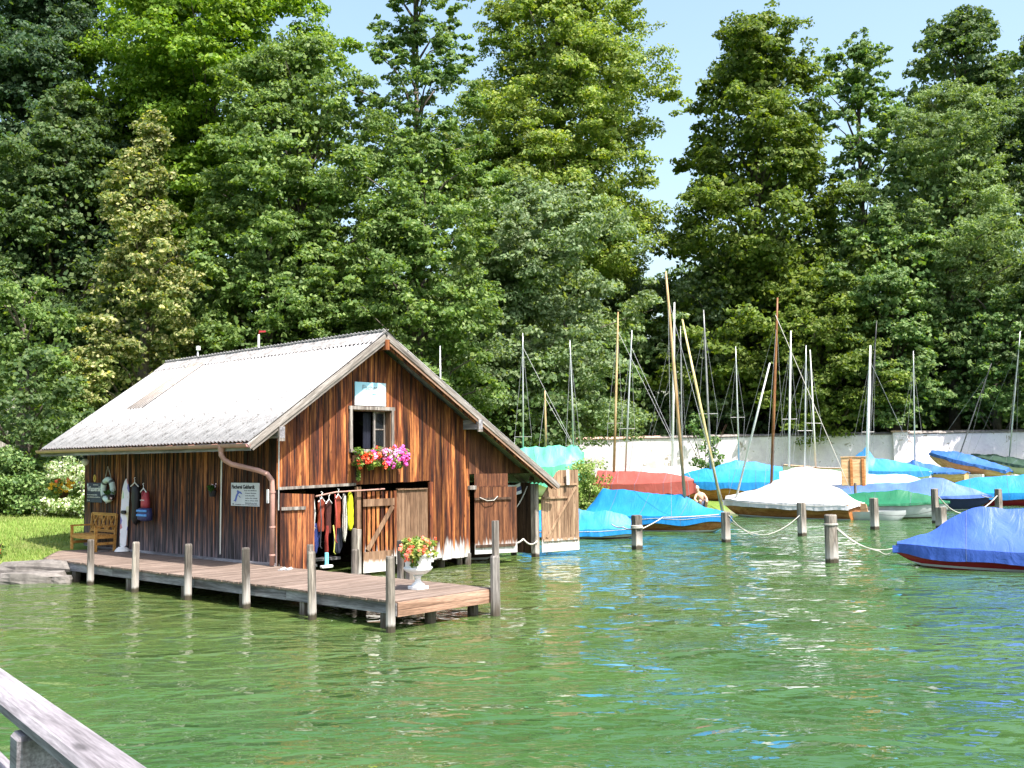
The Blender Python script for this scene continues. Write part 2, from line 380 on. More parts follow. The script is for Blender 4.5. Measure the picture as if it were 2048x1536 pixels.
# back and inner walls, floor
def slab_wall(name, p0, p1, zb, top, n):
    b = MB(); p0 = Vector(p0); p1 = Vector(p1); d = (p1-p0)/n; nrm = Vector((-d.y, d.x, 0)).normalized()*.03
    for i in range(n):
        a = p0+d*(i+.02); c = p0+d*(i+.98)
        b.prism([(a.x, a.y, zb), (c.x, c.y, zb), (c.x, c.y, top(c.x)), (a.x, a.y, top(a.x))], nrm*(1+.3*(i % 2)))
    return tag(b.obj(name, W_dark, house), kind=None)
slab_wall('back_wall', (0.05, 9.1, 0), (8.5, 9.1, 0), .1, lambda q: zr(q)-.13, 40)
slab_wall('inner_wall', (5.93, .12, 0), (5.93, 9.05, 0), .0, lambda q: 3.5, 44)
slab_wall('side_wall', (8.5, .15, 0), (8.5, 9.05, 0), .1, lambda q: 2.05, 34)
MB().box((.75, 4.7, .33), (1.3, 8.6, .06)).box((3.0, 7.5, .33), (5.8, 3.0, .06)).box((1.9, 1.0, .40), (1.0, .35, .06)).obj('floor', W_greyy, house)
MB().box((2.9, 4.6, 2.95), (5.8, 8.8, .05)).obj('loft_floor', W_dark, house)
tag(MB().box((2.3, 3.2, 1.2), (.5, 1.6, 1.6)).box((1.2, 3.2, .9), (.7, .8, 1.1)).obj('cupboard', W_dark, house, bevel=.02))
# posts and jambs
MB().bar((8.5, .02, -.6), (8.5, .02, 2.02), .17, .17, (0, 1, 0)).obj('corner_post', W_post, house, bevel=.01)
MB().bar((8.5, 2.2, -.6), (8.5, 2.2, 2.02), .15, .15, (0, 1, 0)).obj('corner_post', W_post, house, bevel=.01)
MB().bar((4.54, -.03, .18), (4.54, -.03, 2.16), .12, .06, (0, 1, 0)).obj('door_jamb', W_front, house)
MB().bar((2.24, -.02, .1), (2.24, -.02, 2.1), .12, .1, (0, 1, 0)).obj('door_jamb', W_brown, house)
for xx, zz in ((2.06, 1.15), (2.2, 1.12)): MB().bar((xx, -.1, -.5), (xx, -.1, zz), .12, .07, (0, 1, 0)).obj('pile', W_post, house, bevel=.01)
for xx, yy in ((4.65, .25), (5.2, .3), (5.75, .2), (5.9, .05), (7.2, 1.6), (8.9, 1.2)):
    MB().tube([(xx, yy, -.8), (xx, yy, .3 if xx < 6 else .22)], .085, 8).obj('pile', W_pile, house)
MB().box((5.2, .2, .27), (1.5, .2, .14)).obj('ground_beam', W_greyx, house)
MB().bar((.03, -.045, 2.12), (2.15, -.045, 2.16), .05, .06).obj('lintel', W_grey, house)
MB().bar((5.85, -.07, 1.98), (6.08, -.07, 1.98), .1, .1).obj('latch_block', W_grey, house)
# purlins
for px_, pz in ((-.25, 3.33), (2.7, 5.42), (5.8, 3.6)):
    MB().box((px_, 4.3, pz), (.13, 9.75, .24)).obj('purlin', W_greyy if px_ != 2.7 else W_front, house)
    if px_ != 2.7: MB().box((px_, -.545, pz-.03), (.15, .05, .32)).obj('purlin_board', W_grey, house)
# roof
Y0, Y1 = -.52, 9.55
roof = MB()
for k in range(11):
    yy = Y0+.1+k*.96
    roof.bar((-.95, yy, zr(-.95)-.1), (2.68, yy, 5.68-.12), .07, .1).bar((8.7, yy, zr(8.7)-.1), (2.72, yy, 5.68-.12), .07, .1)
roof = roof.obj('roof', W_greyx, house)
def sheet_mesh(slope, n=6, lam=.16):
    b = MB(); W = n*lam
    def fn(i, j): return (0, i*W, .022*math.cos(2*math.pi*i*W/lam))
    nv = n*8+1; L = slope; vs = []; fs = []
    for r, s in enumerate((0, L)):
        for j in range(nv):
            yy = j*W/(nv-1); vs.append((s, yy, .022*math.cos(2*math.pi*yy/lam)))
    for r, s in enumerate((0, L)):
        for j in range(nv):
            yy = j*W/(nv-1); vs.append((s, yy, .022*math.cos(2*math.pi*yy/lam)-.012))
    for j in range(nv-1):
        fs += [(j, j+1, nv+j+1, nv+j), (2*nv+j, 3*nv+j, 3*nv+j+1, 2*nv+j+1), (j, 2*nv+j, 2*nv+j+1, j+1), (nv+j, nv+j+1, 3*nv+j+1, 3*nv+j)]
    fs += [(0, nv, 3*nv, 2*nv), (nv-1, 3*nv-1, 4*nv-1, 2*nv-1)]
    b.add(vs, fs); me = b.mesh('roof_sheet'); me.materials.append(M_roof); me.polygons.foreach_set('use_smooth', [True]*len(me.polygons)); return me
for side in (-1, 1):
    xe = -1.0 if side < 0 else 8.85
    run = 2.7-xe; Lr = math.hypot(run, 5.68-zr(xe)); rows = 1
    Ls = Lr/rows; sm = sheet_mesh(Ls+.12)
    sm_d = sm.copy(); sm_d.materials.clear(); sm_d.materials.append(M_roofd)
    ang = math.atan2(5.68-zr(xe), abs(run))
    ncol = 11; wcol = (Y1-Y0)/ncol
    for r in range(rows):
        for c in range(ncol):
            f = r/rows; cx = xe+(2.7-xe)*f; cz = zr(xe)+(5.68-zr(xe))*f
            dark = False; o = inst('roof_sheet', sm, roof)
            lift = .004*r+.003*(c % 2)
            if side < 0:
                o.location = (cx, Y0+c*wcol, cz+lift+.02); o.rotation_euler = (0, -ang-.004, 0)
            else:
                o.location = (cx, Y0+(c+1)*wcol, cz+lift+.02); o.rotation_euler = (0, -ang-.004, math.pi)
            o.scale = (1, wcol/.96, 1)
_L = math.hypot(3.7, 5.68-zr(-1.0)); pm = sheet_mesh(_L*.56, 5); pm.materials.clear(); pm.materials.append(M_roofd)
o = inst('roof_sheet', pm, roof, (-1.0+3.7*.40, Y0+8*(Y1-Y0)/11+.05, zr(-1.0)+(5.68-zr(-1.0))*.40+.045), (0, -math.atan2(5.68-zr(-1.0), 3.7)-.004, 0)); o['label'] = 'darker brownish replacement sheet in the pale corrugated roof'
# ridge cap with toothed edges
rc = MB(); nn = 130
def capfn(i, j):
    yy = Y0-.02+i*(Y1-Y0+.04); t = (j-.5)*2; xx = 2.7+t*.42
    zz = 5.68-abs(t)*.42*(.69 if t < 0 else .595)+.04*(1-abs(t))+.065+(.018*math.cos(2*math.pi*yy/.16) if abs(t) > .6 else .006*math.sin(yy*5))
    return (xx, yy, zz)
rc.grid(capfn, 480, 7); rc.obj('ridge_cap', M_ridge, roof, smooth=True)
# verge boards
for y_, nm in ((Y0-.02, 'verge_board'), (Y1+.02, 'verge_board')):
    for xa, xb in ((-1.04, 2.69), (8.88, 2.71)):
        pa, pb = Vector((xa, y_, zr(xa)-.10)), Vector((xb, y_, 5.58)); Lb = (pb-pa).length
        o = MB().box((0, 0, .03), (Lb, .035, .13)).obj(nm, W_greyx, roof); o.location = (pa+pb)/2; o.rotation_euler = (0, math.atan2(-(pb.z-pa.z), abs(pb.x-pa.x))*(1 if xa < 0 else -1), 0)
        o = MB().box((0, .02, -.065), (Lb-.1, .03, .075)).obj('verge_lath', W_fasx if xa > 0 else W_greyx, roof); o.location = (pa+pb)/2; o.rotation_euler = (0, math.atan2(-(pb.z-pa.z), abs(pb.x-pa.x))*(1 if xa < 0 else -1), 0)
MB().bar((8.7, Y0+.06, zr(8.7)-.2), (2.8, Y0+.06, 5.68-.28), .03, .1).obj('verge_lath', W_front, roof)
# gutter: open half round along the left eave
gt = MB(); R = .07
def gfn(i, j):
    a = math.pi*(j); return (-1.09-R*math.cos(a), Y0-.05+i*(Y1-Y0+.1), 3.08+.02*i-R*math.sin(a)*1.1)
gt.grid(gfn, 3, 9); gt.grid(lambda i, j: (lambda p: (p[0]*.93-1.09*.07, p[1], p[2]+.006))(gfn(i, j)), 3, 9)
gut = gt.obj('gutter', M_pink, house, smooth=True)
MB().box((-1.0, (Y0+Y1)/2, 3.02), (.03, Y1-Y0, .16)).obj('eave_board', W_greyy, house)
for k in range(11):
    yy = Y0+.3+k*.95
    MB().bar((-1.0, yy, 3.1), (-1.16, yy, 3.09), .02, .01).obj('gutter_bracket', M_pink, gut)
dp = [(-1.09, .45, 3.03), (-1.09, .45, 2.86), (-1.04, .42, 2.76), (-.9, .34, 2.66), (-.4, .1, 2.52), (-.22, .02, 2.44), (-.13, -.02, 2.3), (-.12, -.03, 2.1), (-.12, -.03, .47)]
dpo = MB().tube(dp, .055, 12).obj('downpipe', M_pink, house, smooth=True)
for zz in (2.05, 1.3, .7): MB().lathe([(.066, -.02), (.066, .02)], (-.12, -.03, zz), 12).obj('pipe_clip', M_pink, dpo)
MB().tube([(-1.09, .45, 3.05), (-1.09, .45, 2.92)], [.085, .055], 12).obj('pipe_outlet', M_pink, dpo)
MB().tube([(.03, -.05, 3.55), (.03, -.05, 2.9), (.02, -.06, 1.65)], .012, 6).obj('cable_conduit', M_metal, house)
MB().tube([(-.05, 6.55, 3.2), (-.05, 6.55, .6)], .02, 6).obj('conduit', M_pink, house)
MB().tube([(-.05, 2.1, 3.2), (-.06, 2.12, .6)], .018, 6).obj('conduit', M_metal, house)
MB().box((-.03, .28, 1.95), (.03, .06, .30)).obj('thermometer', M_white, house)

# window
wf = MB().box((2.665, -.035, 3.945), (1.40, .05, .08)).box((2.03, -.035, 3.44), (.075, .05, .93)).box((3.3, -.035, 3.44), (.075, .05, .93)).box((2.665, -.05, 2.94), (1.36, .10, .07))
win = wf.obj('window', W_grey, house)
MB().box((2.07, .08, 3.44), (.03, .2, .95)).box((3.26, .08, 3.44), (.03, .2, .95)).box((2.66, .08, 3.89), (1.2, .2, .03)).obj('reveal', W_brown, win)
sash = Matrix.Rotation(math.radians(10), 3, 'Z'); sb = MB(); so = Vector((2.84, .10, 3.43))
for cc, dd in (((0, 0, 0), (.045, .04, .9)), ((.36, 0, 0), (.045, .04, .9)), ((.18, 0, .43), (.36, .04, .045)), ((.18, 0, -.43), (.36, .04, .045)), ((.18, 0, .02), (.36, .03, .03))):
    sb.box(so+sash @ Vector(cc), dd, M=sash)
so_ = sb.obj('sash', W_grey, win)
for zz in (.225, -.205): MB().box(so+sash @ Vector((.18, .0, zz)), (.32, .006, .39), M=sash).obj('pane', M_glass, win)
cu = MB().grid(lambda i, j: (2.62+.22*i, .25+.02*math.sin(i*30), 3.0+.85*j), 24, 4); cu.obj('curtain', col('curtain_blue', (.010, .013, .028)), win, smooth=True)

# doors
def leaf(name, hinge, ang, wpoly, mat, ledgers, brace=None, nb=6, gap=.006, th=.025, lab=None, side=-1, bmat=None):
    """boards in plane; local s along door, wpoly(s)->(z0,z1); ledgers list of (z,h); on the viewer side"""
    hx, hy = hinge; d = Vector((math.cos(ang), math.sin(ang), 0)); n = Vector((d.y, -d.x, 0))*th
    W = wpoly['w']; fb = MB()
    for (z, h, s0, s1) in ledgers:
        a = Vector((hx, hy, z))+d*s0+n*1.3; c = Vector((hx, hy, z))+d*s1+n*1.3; fb.bar(a, c, th, h)
    if brace:
        (sa, za, sb_, zb, h) = brace
        fb.bar(Vector((hx, hy, za))+d*sa+n*1.35, Vector((hx, hy, zb))+d*sb_+n*1.35, th, h)
    door = fb.obj(name, bmat or mat, house)
    if lab: door['label'] = lab
    for i in range(nb):
        s0 = W*i/nb+gap/2; s1 = W*(i+1)/nb-gap/2; z0a, z1a = wpoly['f'](s0); z0b, z1b = wpoly['f'](s1)
        off = n*(rb.random()*.25)
        A = Vector((hx, hy, 0))+d*s0+off; B = Vector((hx, hy, 0))+d*s1+off
        MB().prism([(A.x, A.y, z0a), (B.x, B.y, z0b), (B.x, B.y, z1b), (A.x, A.y, z1a)], -n).obj('board', mat, door)
    return door
leaf('door', (.06, -.05), math.radians(-14), dict(w=.80, f=lambda s: (.30, 2.02-.06*s)), W_leaf, [(1.68, .07, .02, .58)], nb=6, lab='narrow dark red door leaf beside the downpipe', bmat=W_grey)
leaf('door', (2.34, -.06), math.radians(-4), dict(w=1.02, f=lambda s: (.42, 1.98)), W_front, [(1.72, .17, 0, .9), (.40, .36, .0, .86), (.16, .12, 0, .85)], (.12, .62, .86, 1.62, .11), nb=8, gap=.045, lab='open framed door leaf with a diagonal brace', bmat=W_brown)
leaf('door', (3.40, -.04), math.radians(0), dict(w=1.03, f=lambda s: (.22, 2.03-.03*s)), W_brown, [(2.0, .03, 0, 1.0)], nb=7, lab='plain grey brown closed door leaf')
leaf('door', (6.05, -.06), math.radians(-22), dict(w=1.22, f=lambda s: (.26, 1.98)), W_side, [(1.68, .06, 0, 1.05), (.46, .07, .02, 1.15)], nb=9, lab='dark lean-to door leaf swung out over the water', bmat=W_dark)
leaf('door_panel', (6.12, .0), math.radians(-20), dict(w=.98, f=lambda s: (1.9, 2.33)), W_side, [(2.0, .03, 0, .9)], nb=6)
def rf(s):
    zt = 1.62 if s < .02 else min(2.38, 1.62+(s-.0)*1.28)
    return (.13, zt)
leaf('door', (8.62, -.12), math.radians(-12), dict(w=1.32, f=rf), W_tan, [(1.98, .06, .3, 1.26), (1.62, .06, .05, .92), (.46, .07, .04, 1.28)], (.16, .52, 1.2, 1.9, .07), nb=12, lab='bleached lean-to door leaf with slanted top swung open to the right')
MB().box((9.42, -.42, 2.18), (.1, .02, .42)).obj('white_board', M_white, house)
MB().tube([(6.15, -.16, 1.72), (6.3, -.28, 1.63), (6.5, -.34, 1.64), (6.62, -.36, 1.74)], .012, 6).obj('rope_handle', M_rope, house, smooth=True)
MB().tube([(.82, -.32, 1.93), (1.5, -.16, 2.0), (2.9, -.2, 2.03)], .018, 8).obj('rail_tube', M_pink, house)

# text
def txt(name, s, size, parent, loc, rot, mat, bold=0, align='LEFT'):
    cu = bpy.data.curves.new(name, 'FONT'); cu.body = s; cu.size = size; cu.offset = bold; cu.extrude = .002; cu.align_x = align; cu.resolution_u = 3
    tmp = bpy.data.objects.new('tmp_text', cu); C.objects.link(tmp)
    dg = bpy.context.evaluated_depsgraph_get(); me = bpy.data.meshes.new_from_object(tmp.evaluated_get(dg)); me.name = name
    bpy.data.objects.remove(tmp); me.materials.clear(); me.materials.append(mat)
    o = bpy.data.objects.new(name, me); C.objects.link(o); o.parent = parent; o.location = loc; o.rotation_euler = rot; return o
def worn_line(s, y0, z, L, h, m_, seed, xo=-.0125):
    # a line of print too worn and small to read: short broken strokes
    q = random.Random(seed); b = MB(); p = 0
    while p < L:
        w_ = q.uniform(.25, .7)*h; hh = h*q.uniform(.55, 1); b.box((xo, y0-p-w_/2, z+(hh-h)/2), (.003, w_, hh*.8)); p += w_+h*q.uniform(.15, .35)+(h*.6 if q.random() < .15 else 0)
    return b.obj('worn_lettering', m_, s)
RF = (math.pi/2, 0, 0); RW = (math.pi/2, 0, -math.pi/2)
def hthing(name, loc, label, cat, group=None): return empty(name, HW(*loc), HA, label, cat, group)
M_ink = col('ink', (.03, .03, .04)); M_ink2 = col('faded_ink', (.18, .19, .22)); M_blue = col('fish_blue', (.10, .14, .48))
# gable sign
s = hthing('sign', (2.62, -.03, 4.28), 'pale blue and white fishing sign below the roof peak above the window', 'sign')
mt, t, b = newmat('sign_print'); tc = N(t, 'ShaderNodeTexCoord'); sx = N(t, 'ShaderNodeSeparateXYZ'); t.links.new(tc.outputs['Object'], sx.inputs[0])
n_ = noise_(t, tc.outputs['Object'], 5, 3); k_ = math_(t, 'ADD', sx.outputs[2], math_(t, 'MULTIPLY', sx.outputs[0], -.35)); k_ = math_(t, 'ADD', k_, math_(t, 'MULTIPLY', n_, .25))
t.links.new(ramp(t, [(.10, (.80, .86, .88)), (.30, (.35, .66, .82))], k_), b.inputs['Base Color']); b.inputs['Roughness'].default_value = .35
MB().box((0, 0, 0), (.94, .02, .55)).obj('plate', mt, s)
txt('lettering', 'Fischer', .16, s, (-.26, -.013, .10), RF, M_ink2)
MB().prism([(.03, -.012, -.02), (.22, -.012, -.02), (.2, -.012, 0.0), (.06, -.012, .01)], (0, -.002, 0)).obj('boat_mark', col('teal_mark', (.12, .35, .38)), s)
# fishery sign on the long wall
s = hthing('sign', (-.035, 1.15, 1.98), 'white board with dark lettering and a blue fish beside the downpipe', 'sign')
MB().box((0, 0, 0), (.02, 1.12, .52)).obj('plate', col('sign_grey', (.62, .64, .70), .4, nscale=2, namt=.06), s)
txt('lettering', 'Fischerei Gebhardt', .118, s, (-.013, .53, .13), RW, M_ink, .004)
worn_line(s, .02, .09, .5, .035, M_ink2, 1)
for i, L_ in enumerate((.42, .36, .48, .50, .46)): worn_line(s, -.02, .03-.055*i, L_, .03, M_ink2, i+2)
worn_line(s, .40, -.225, .92, .035, M_ink2, 9)
MB().box((-.012, .47, -.22), (.004, .035, .035)).obj('mark', M_ink, s)
fp = []
for i in range(15):
    a = i/14*math.pi*1.1; fp.append((a, .16, i))
body = [(.40, -.12), (.36, -.03), (.30, .04), (.22, .07), (.14, .05), (.10, .0), (.15, .01), (.21, .03), (.27, -.01), (.31, -.07), (.33, -.13)]
body2 = [(.40, -.12), (.46, -.15), (.38, -.155), (.37, -.18), (.33, -.13)]
fin = [(.22, .065), (.29, .10), (.32, .06), (.30, .04)]; fin2 = [(.27, -.02), (.2, -.07), (.15, -.07), (.22, -.03)]
for poly in (body, body2, fin, fin2): MB().prism([(-.0115, y_, z_) for y_, z_ in poly], (-.002, 0, 0)).obj('fish_mark', M_blue, s)
# slate notice
s = hthing('sign', (-.04, 8.42, 1.945), 'dark slate blue notice board with white lettering above the bench', 'sign')
MB().box((0, 0, 0), (.02, .88, .53)).obj('plate', M_dgrey, s)
txt('lettering', 'Wasserski', .19, s, (-.013, .40, .04), RW, M_white, .003)
worn_line(s, .40, -.06, .6, .03, M_white, 21); worn_line(s, .40, -.12, .75, .03, M_white, 22); worn_line(s, .40, -.21, .15, .03, M_white, 23); worn_line(s, .05, .21, .3, .03, M_white, 24)
MB().box((-.012, .38, .21), (.004, .06, .06)).obj('mark', M_white, s)
# small oval number, lamp
s = MB(); s.torus((0, 0, 0), .07, .018, Matrix.Rotation(math.pi/2, 3, 'Y'), 16, 6); o = s.obj('ring', col('yellow', (.75, .55, .12)), None, smooth=True); o.location = HW(-.05, 8.4, 2.33); o.rotation_euler = (0, 0, HA); o.scale = (1, .7, 1.2)
tag(o, 'small yellow ring hung above the dark notice board', 'ring')
s = hthing('lamp', (-.35, 8.35, 2.78), 'round white globe lamp under the far end of the eave', 'lamp')
MB().lathe([(0, -.1), (.06, -.085), (.09, -.04), (.1, 0), (.09, .04), (.05, .08)], (0, 0, 0), 14).obj('globe', M_white, s, smooth=True); MB().lathe([(.05, .08), (.05, .2)], (0, 0, 0), 10).obj('fitting', M_black, s)

# life ring
s = hthing('life_ring', (-.09, 7.55, 2.03), 'white and pale green life ring hung on the brown wall by a cord', 'life ring')
MX = Matrix.Rotation(math.pi/2, 3, 'Y')
MB().torus((0, 0, 0), .27, .075, MX, 36, 10).obj('ring', col('ring_white', (.62, .74, .72)), s, smooth=True)
for k in range(4):
    a = math.pi/4+k*math.pi/2; MB().torus((0, 0, 0), .27, .079, MX, 4, 10, a-.13, a+.13).obj('band', col('band_dark', (.10, .12, .12)), s, smooth=True)
MB().tube([(0, .25, .15), (-.01, 0, .62), (0, -.25, .15)], .01, 6).obj('cord', M_rope, s)
MB().tube([(0, -.2, -.25), (-.05, 0, -.36), (0, .2, -.25)], .01, 6).obj('cord', M_rope, s)

# water ski board leaning on the wall
s = hthing('ski_board', (-.22, 6.42, .47), 'tall white water ski with coloured print leaning on the brown wall', 'water ski')
mt, t, b = newmat('ski_print'); tc = N(t, 'ShaderNodeTexCoord'); mp = N(t, 'ShaderNodeMapping'); mp.inputs['Scale'].default_value = (1, 3, 1.5); mp.inputs['Rotation'].default_value = (.5, 0, 0); t.links.new(tc.outputs['Object'], mp.inputs[0])
vo = N(t, 'ShaderNodeTexVoronoi'); vo.inputs['Scale'].default_value = 3.4; t.links.new(mp.outputs[0], vo.inputs[0]); sp = N(t, 'ShaderNodeSeparateColor'); t.links.new(vo.outputs['Color'], sp.inputs[0])
r_ = N(t, 'ShaderNodeValToRGB'); r_.color_ramp.interpolation = 'CONSTANT'; e = r_.color_ramp.elements
for i in range(4): e.new(.5)
for x_, (p, c) in zip(e, [(0, (.75, .74, .78)), (.4, (.55, .22, .25)), (.5, (.35, .6, .4)), (.62, (.7, .7, .75)), (.8, (.18, .16, .42)), (.88, (.75, .72, .5))]): x_.position = p; x_.color = (*c, 1)
t.links.new(sp.outputs[0], r_.inputs[0]); t.links.new(r_.outputs[0], b.inputs['Base Color']); b.inputs['Roughness'].default_value = .3
prof = [(.0, .03), (.05, .08), (.3, .095), (.9, .105), (1.3, .105), (1.5, .09), (1.68, .05), (1.76, .012)]
poly = [(0, w_, h_) for h_, w_ in prof]+[(0, -w_, h_) for h_, w_ in prof[::-1]]
o = MB().prism(poly, (-.03, 0, 0)).obj('board', mt, s, bevel=.006); o.location = (0, 0, .1); o.rotation_euler = (0, math.radians(5), math.radians(38))
MB().lathe([(.19, 0), (.17, .05), (.1, .11), (.0, .13)], (0, .05, 0), 14).obj('base', M_white, s, smooth=True)
MB().box((-.0, 0, 1.0), (.08, .18, .09)).obj('binding', M_black, s, bevel=.02)

def puff(b, outline, t, axis='x', c=(0, 0, 0)):
    """pillow-like garment piece: outline in (a,z)"""
    n = len(outline); ca = sum(p[0] for p in outline)/n; cz = sum(p[1] for p in outline)/n
    def P(a, z, d): return (c[0]-d, c[1]+a, c[2]+z) if axis == 'x' else (c[0]+a, c[1]-d, c[2]+z)
    vs = [P(a, z, 0) for a, z in outline]+[P(ca+(a-ca)*.86, cz+(z-cz)*.9, t*.8) for a, z in outline]+[P(ca+(a-ca)*.45, cz+(z-cz)*.55, t) for a, z in outline]+[P(ca, cz, t*.92)]
    fs = []
    for i in range(n):
        j = (i+1) % n; fs += [(i, j, j+n, i+n), (i+n, j+n, j+2*n, i+2*n), (i+2*n, j+2*n, 3*n)]
    fs.append(tuple(range(n))[::-1]); return b.add(vs, fs)
vest = [(-.14, .18), (-.08, .22), (-.05, .12), (.05, .12), (.08, .22), (.14, .18), (.15, .02), (.2, -.1), (.19, -.28), (.0, -.3), (-.19, -.28), (-.2, -.1), (-.15, .02)]
def hanger(b, c, axis='x', w=.2):
    P = (lambda a, z: (c[0], c[1]+a, c[2]+z)) if axis == 'x' else (lambda a, z: (c[0]+a, c[1], c[2]+z))
    b.tube([P(-w, -.08), P(0, .02), P(w, -.08)], .014, 5); b.tube([P(0, .02), P(.0, .09), P(.03, .13), P(-.02, .15)], .008, 5); return b
s = hthing('wetsuit', (-.08, 5.98, 1.75), 'black wetsuit on a white hanger on the brown wall', 'wetsuit')
suit = [(-.12, .42), (-.05, .44), (.05, .44), (.12, .42), (.16, .1), (.12, -.1), (.14, -.5), (.02, -.62), (-.1, -.5), (-.14, -.1), (-.17, .1)]
puff(MB(), suit, .12).obj('suit', M_black, s, smooth=True); hanger(MB(), (-.08, 0, .46)).obj('hanger', M_white, s)
s = hthing('life_vest', (-.10, 5.45, 1.83), 'small red buoyancy vest on a white hanger, on the long wall', 'life vest')
puff(MB(), [(a*.8, z*.9) for a, z in vest], .12).obj('vest', col('vest_red', (.42, .05, .07)), s, smooth=True); hanger(MB(), (-.10, 0, .24), w=.15).obj('hanger', M_white, s)
worn_line(s, .1, -.03, .18, .05, M_white, 31, -.13)
s = hthing('life_vest', (-.18, 5.32, 1.48), 'blue buoyancy vest with two light blue bands hanging below the red one', 'life vest')
puff(MB(), [(-.26, .12), (.26, .12), (.3, -.02), (.3, -.18), (0, -.22), (-.3, -.18), (-.3, -.02)], .14).obj('vest', col('vest_navy', (.03, .035, .12)), s, smooth=True)
for zz in (.05, -.06): MB().box((-.135, 0, zz), (.03, .50, .055)).obj('band', col('vest_blue', (.10, .32, .72)), s, bevel=.01)
# ------------------------------------------------------------------ leaf clouds
def leaves(P, Nn, size, aspect=.6, jit=.6, r=rng):
    """quads at P facing roughly Nn"""
    n = len(P); d = Nn+r.normal(size=(n, 3))*jit; d /= np.linalg.norm(d, axis=1, keepdims=True)+1e-9
    a = np.cross(d, r.normal(size=(n, 3))); a /= np.linalg.norm(a, axis=1, keepdims=True)+1e-9; b = np.cross(d, a)
    s = (size*(.65+.7*r.random(n)))[:, None]
    V = np.stack([P-a*s*.5, P-b*s*.5*aspect-d*s*.06, P+a*s*.5, P+b*s*.5*aspect-d*s*.06], 1).reshape(-1, 3)
    F = np.arange(n*4).reshape(n, 4); return V, F
def cloud(name, blobs, dens, size, mat, parent=None, aspect=.6, jit=.6, shell=.35, up=.35, r=rng):
    """blobs: list of (cx,cy,cz, rx,ry,rz)"""
    B = np.array(blobs, float); k = np.maximum(1, (dens*np.ones(len(B))).astype(int)); idx = np.repeat(np.arange(len(B)), k); n = len(idx)
    u = r.normal(size=(n, 3)); u /= np.linalg.norm(u, axis=1, keepdims=True); rad = r.random(n)**shell
    P = B[idx, :3]+u*rad[:, None]*B[idx, 3:]; Nn = u*1.0; Nn[:, 2] += up
    V, F = leaves(P, Nn, size, aspect, jit, r); return fastmesh(name, V, F, mat, parent)

# ------------------------------------------------------------------ jetty
jet = empty('jetty', HW(-1.1, -6.5, 0), HA, 'low wooden jetty of brown planks along the left side of the boathouse', 'jetty')
def JL(x, y, z): return (x+1.1, y+6.5, z)   # house coordinates to jetty coordinates
pl = MB().box((0, 0, 0), (2.24, .134, .035)).mesh('plank'); pl.materials.append(W_deck)
rj = random.Random(9); y = -6.53
while y < 8.6:
    if y > 6.3:
        x0 = -2.25+(y-6.3)*.62; L = -x0-.02
        o = MB().box((0, 0, 0), (L, .134, .035)).obj('plank', W_deck, jet); o.location = JL(x0+L/2, y+.07, .433)
    else:
        o = inst('plank', pl, jet, JL(-1.13+rj.uniform(-.018, .018), y+.07, .433+rj.uniform(-.003, .003)), (0, 0, rj.uniform(-.003, .003)))
    y += .1445
for a, b_ in ((-6.5, -3.5), (-3.5, -.4), (-.4, 3.0), (3.0, 6.2)):
    MB().box(JL(-2.17, (a+b_)/2, .32), (.07, b_-a-.01, .18)).obj('side_beam', W_greyy, jet)
MB().bar(JL(-2.17, 6.2, .32), JL(-1.0, 8.3, .32), .07, .18).obj('side_beam', W_greyy, jet)
MB().box(JL(-.1, .0, .32), (.07, 12.8, .18)).obj('inner_beam', W_greyy, jet)
for zz, hh in ((.378, .115), (.262, .105)): MB().box(JL(-1.12, -6.56, zz-.0), (2.26, .045, hh)).obj('end_board', W_fasx, jet)
MB().box(JL(-2.235, -6.52, .32), (.05, .07, .2)).obj('corner_block', W_greyy, jet)
for x_, y_ in ((-1.35, -6.35), (-.3, -6.3), (-2.1, -6.1), (-2.1, -3.9), (-2.1, -2.0), (-2.1, .1), (-2.1, 2.4), (-2.1, 5.0), (-.2, -4.2), (-.2, -2), (-.9, -4.0), (-.9, .5)):
    o = MB().tube([(0, 0, -1.2), (.01, 0, .3)], [.1, .095], 10).obj('pile', W_pile, jet); o.location = JL(x_, y_, 0)
# jetty posts
def post(name, p, zt, r, label, cat='post', group=None, sides=4, mat=None, tilt=(0, 0), rz=None, notch=None):
    b = MB(); t = (tilt[0], tilt[1])
    def ring(z, s): return (t[0]*z, t[1]*z, z), r*s
    if sides == 4:
        k = r*.95
        for z0, z1, kk in ((-1.6, zt, k),):
            vs = []
            for z_, sc in ((z0, 1.05), (zt-.02, 1.0), (zt, .9)):
                vs += [(t[0]*z_+sx_*kk*sc, t[1]*z_+sy_*kk*sc, z_) for sx_, sy_ in ((-1, -1), (1, -1), (1, 1), (-1, 1))]
            fs = [(i*4+j, i*4+(j+1) % 4, (i+1)*4+(j+1) % 4, (i+1)*4+j) for i in range(2) for j in range(4)]+[(8, 9, 10, 11), (3, 2, 1, 0)]
            b.add(vs, fs)
    else:
        b.tube([ring(z, 1)[0] for z in (-1.6, 0, zt*.5, zt-.03, zt)], [r*1.05, r*1.03, r, r*.97, r*.86], sides)
    o = b.obj(name, mat or W_post, None, bevel=.008 if sides == 4 else 0, smooth=False)
    o.location = (p[0], p[1], 0); o.rotation_euler = (0, 0, HA if rz is None else rz)
    return tag(o, label, cat, group)
gp = 'posts along the jetty'
JP = [((-2.37, 3.7), 1.02, 'grey jetty post farthest left, in front of the bench'), ((-2.37, 1.67), 1.05, 'grey jetty post in front of the tall water ski'),
      ((-2.37, -.45), 1.10, 'grey jetty post standing before the middle of the long wall'), ((-2.37, -2.5), 1.12, 'tall grey jetty post in front of the downpipe'),
      ((-2.37, -4.5), 1.15, 'jetty post at the water side in front of the doorway with hanging gear'), ((-2.42, -6.6), 1.18, 'dark jetty post at the near front corner of the jetty')]
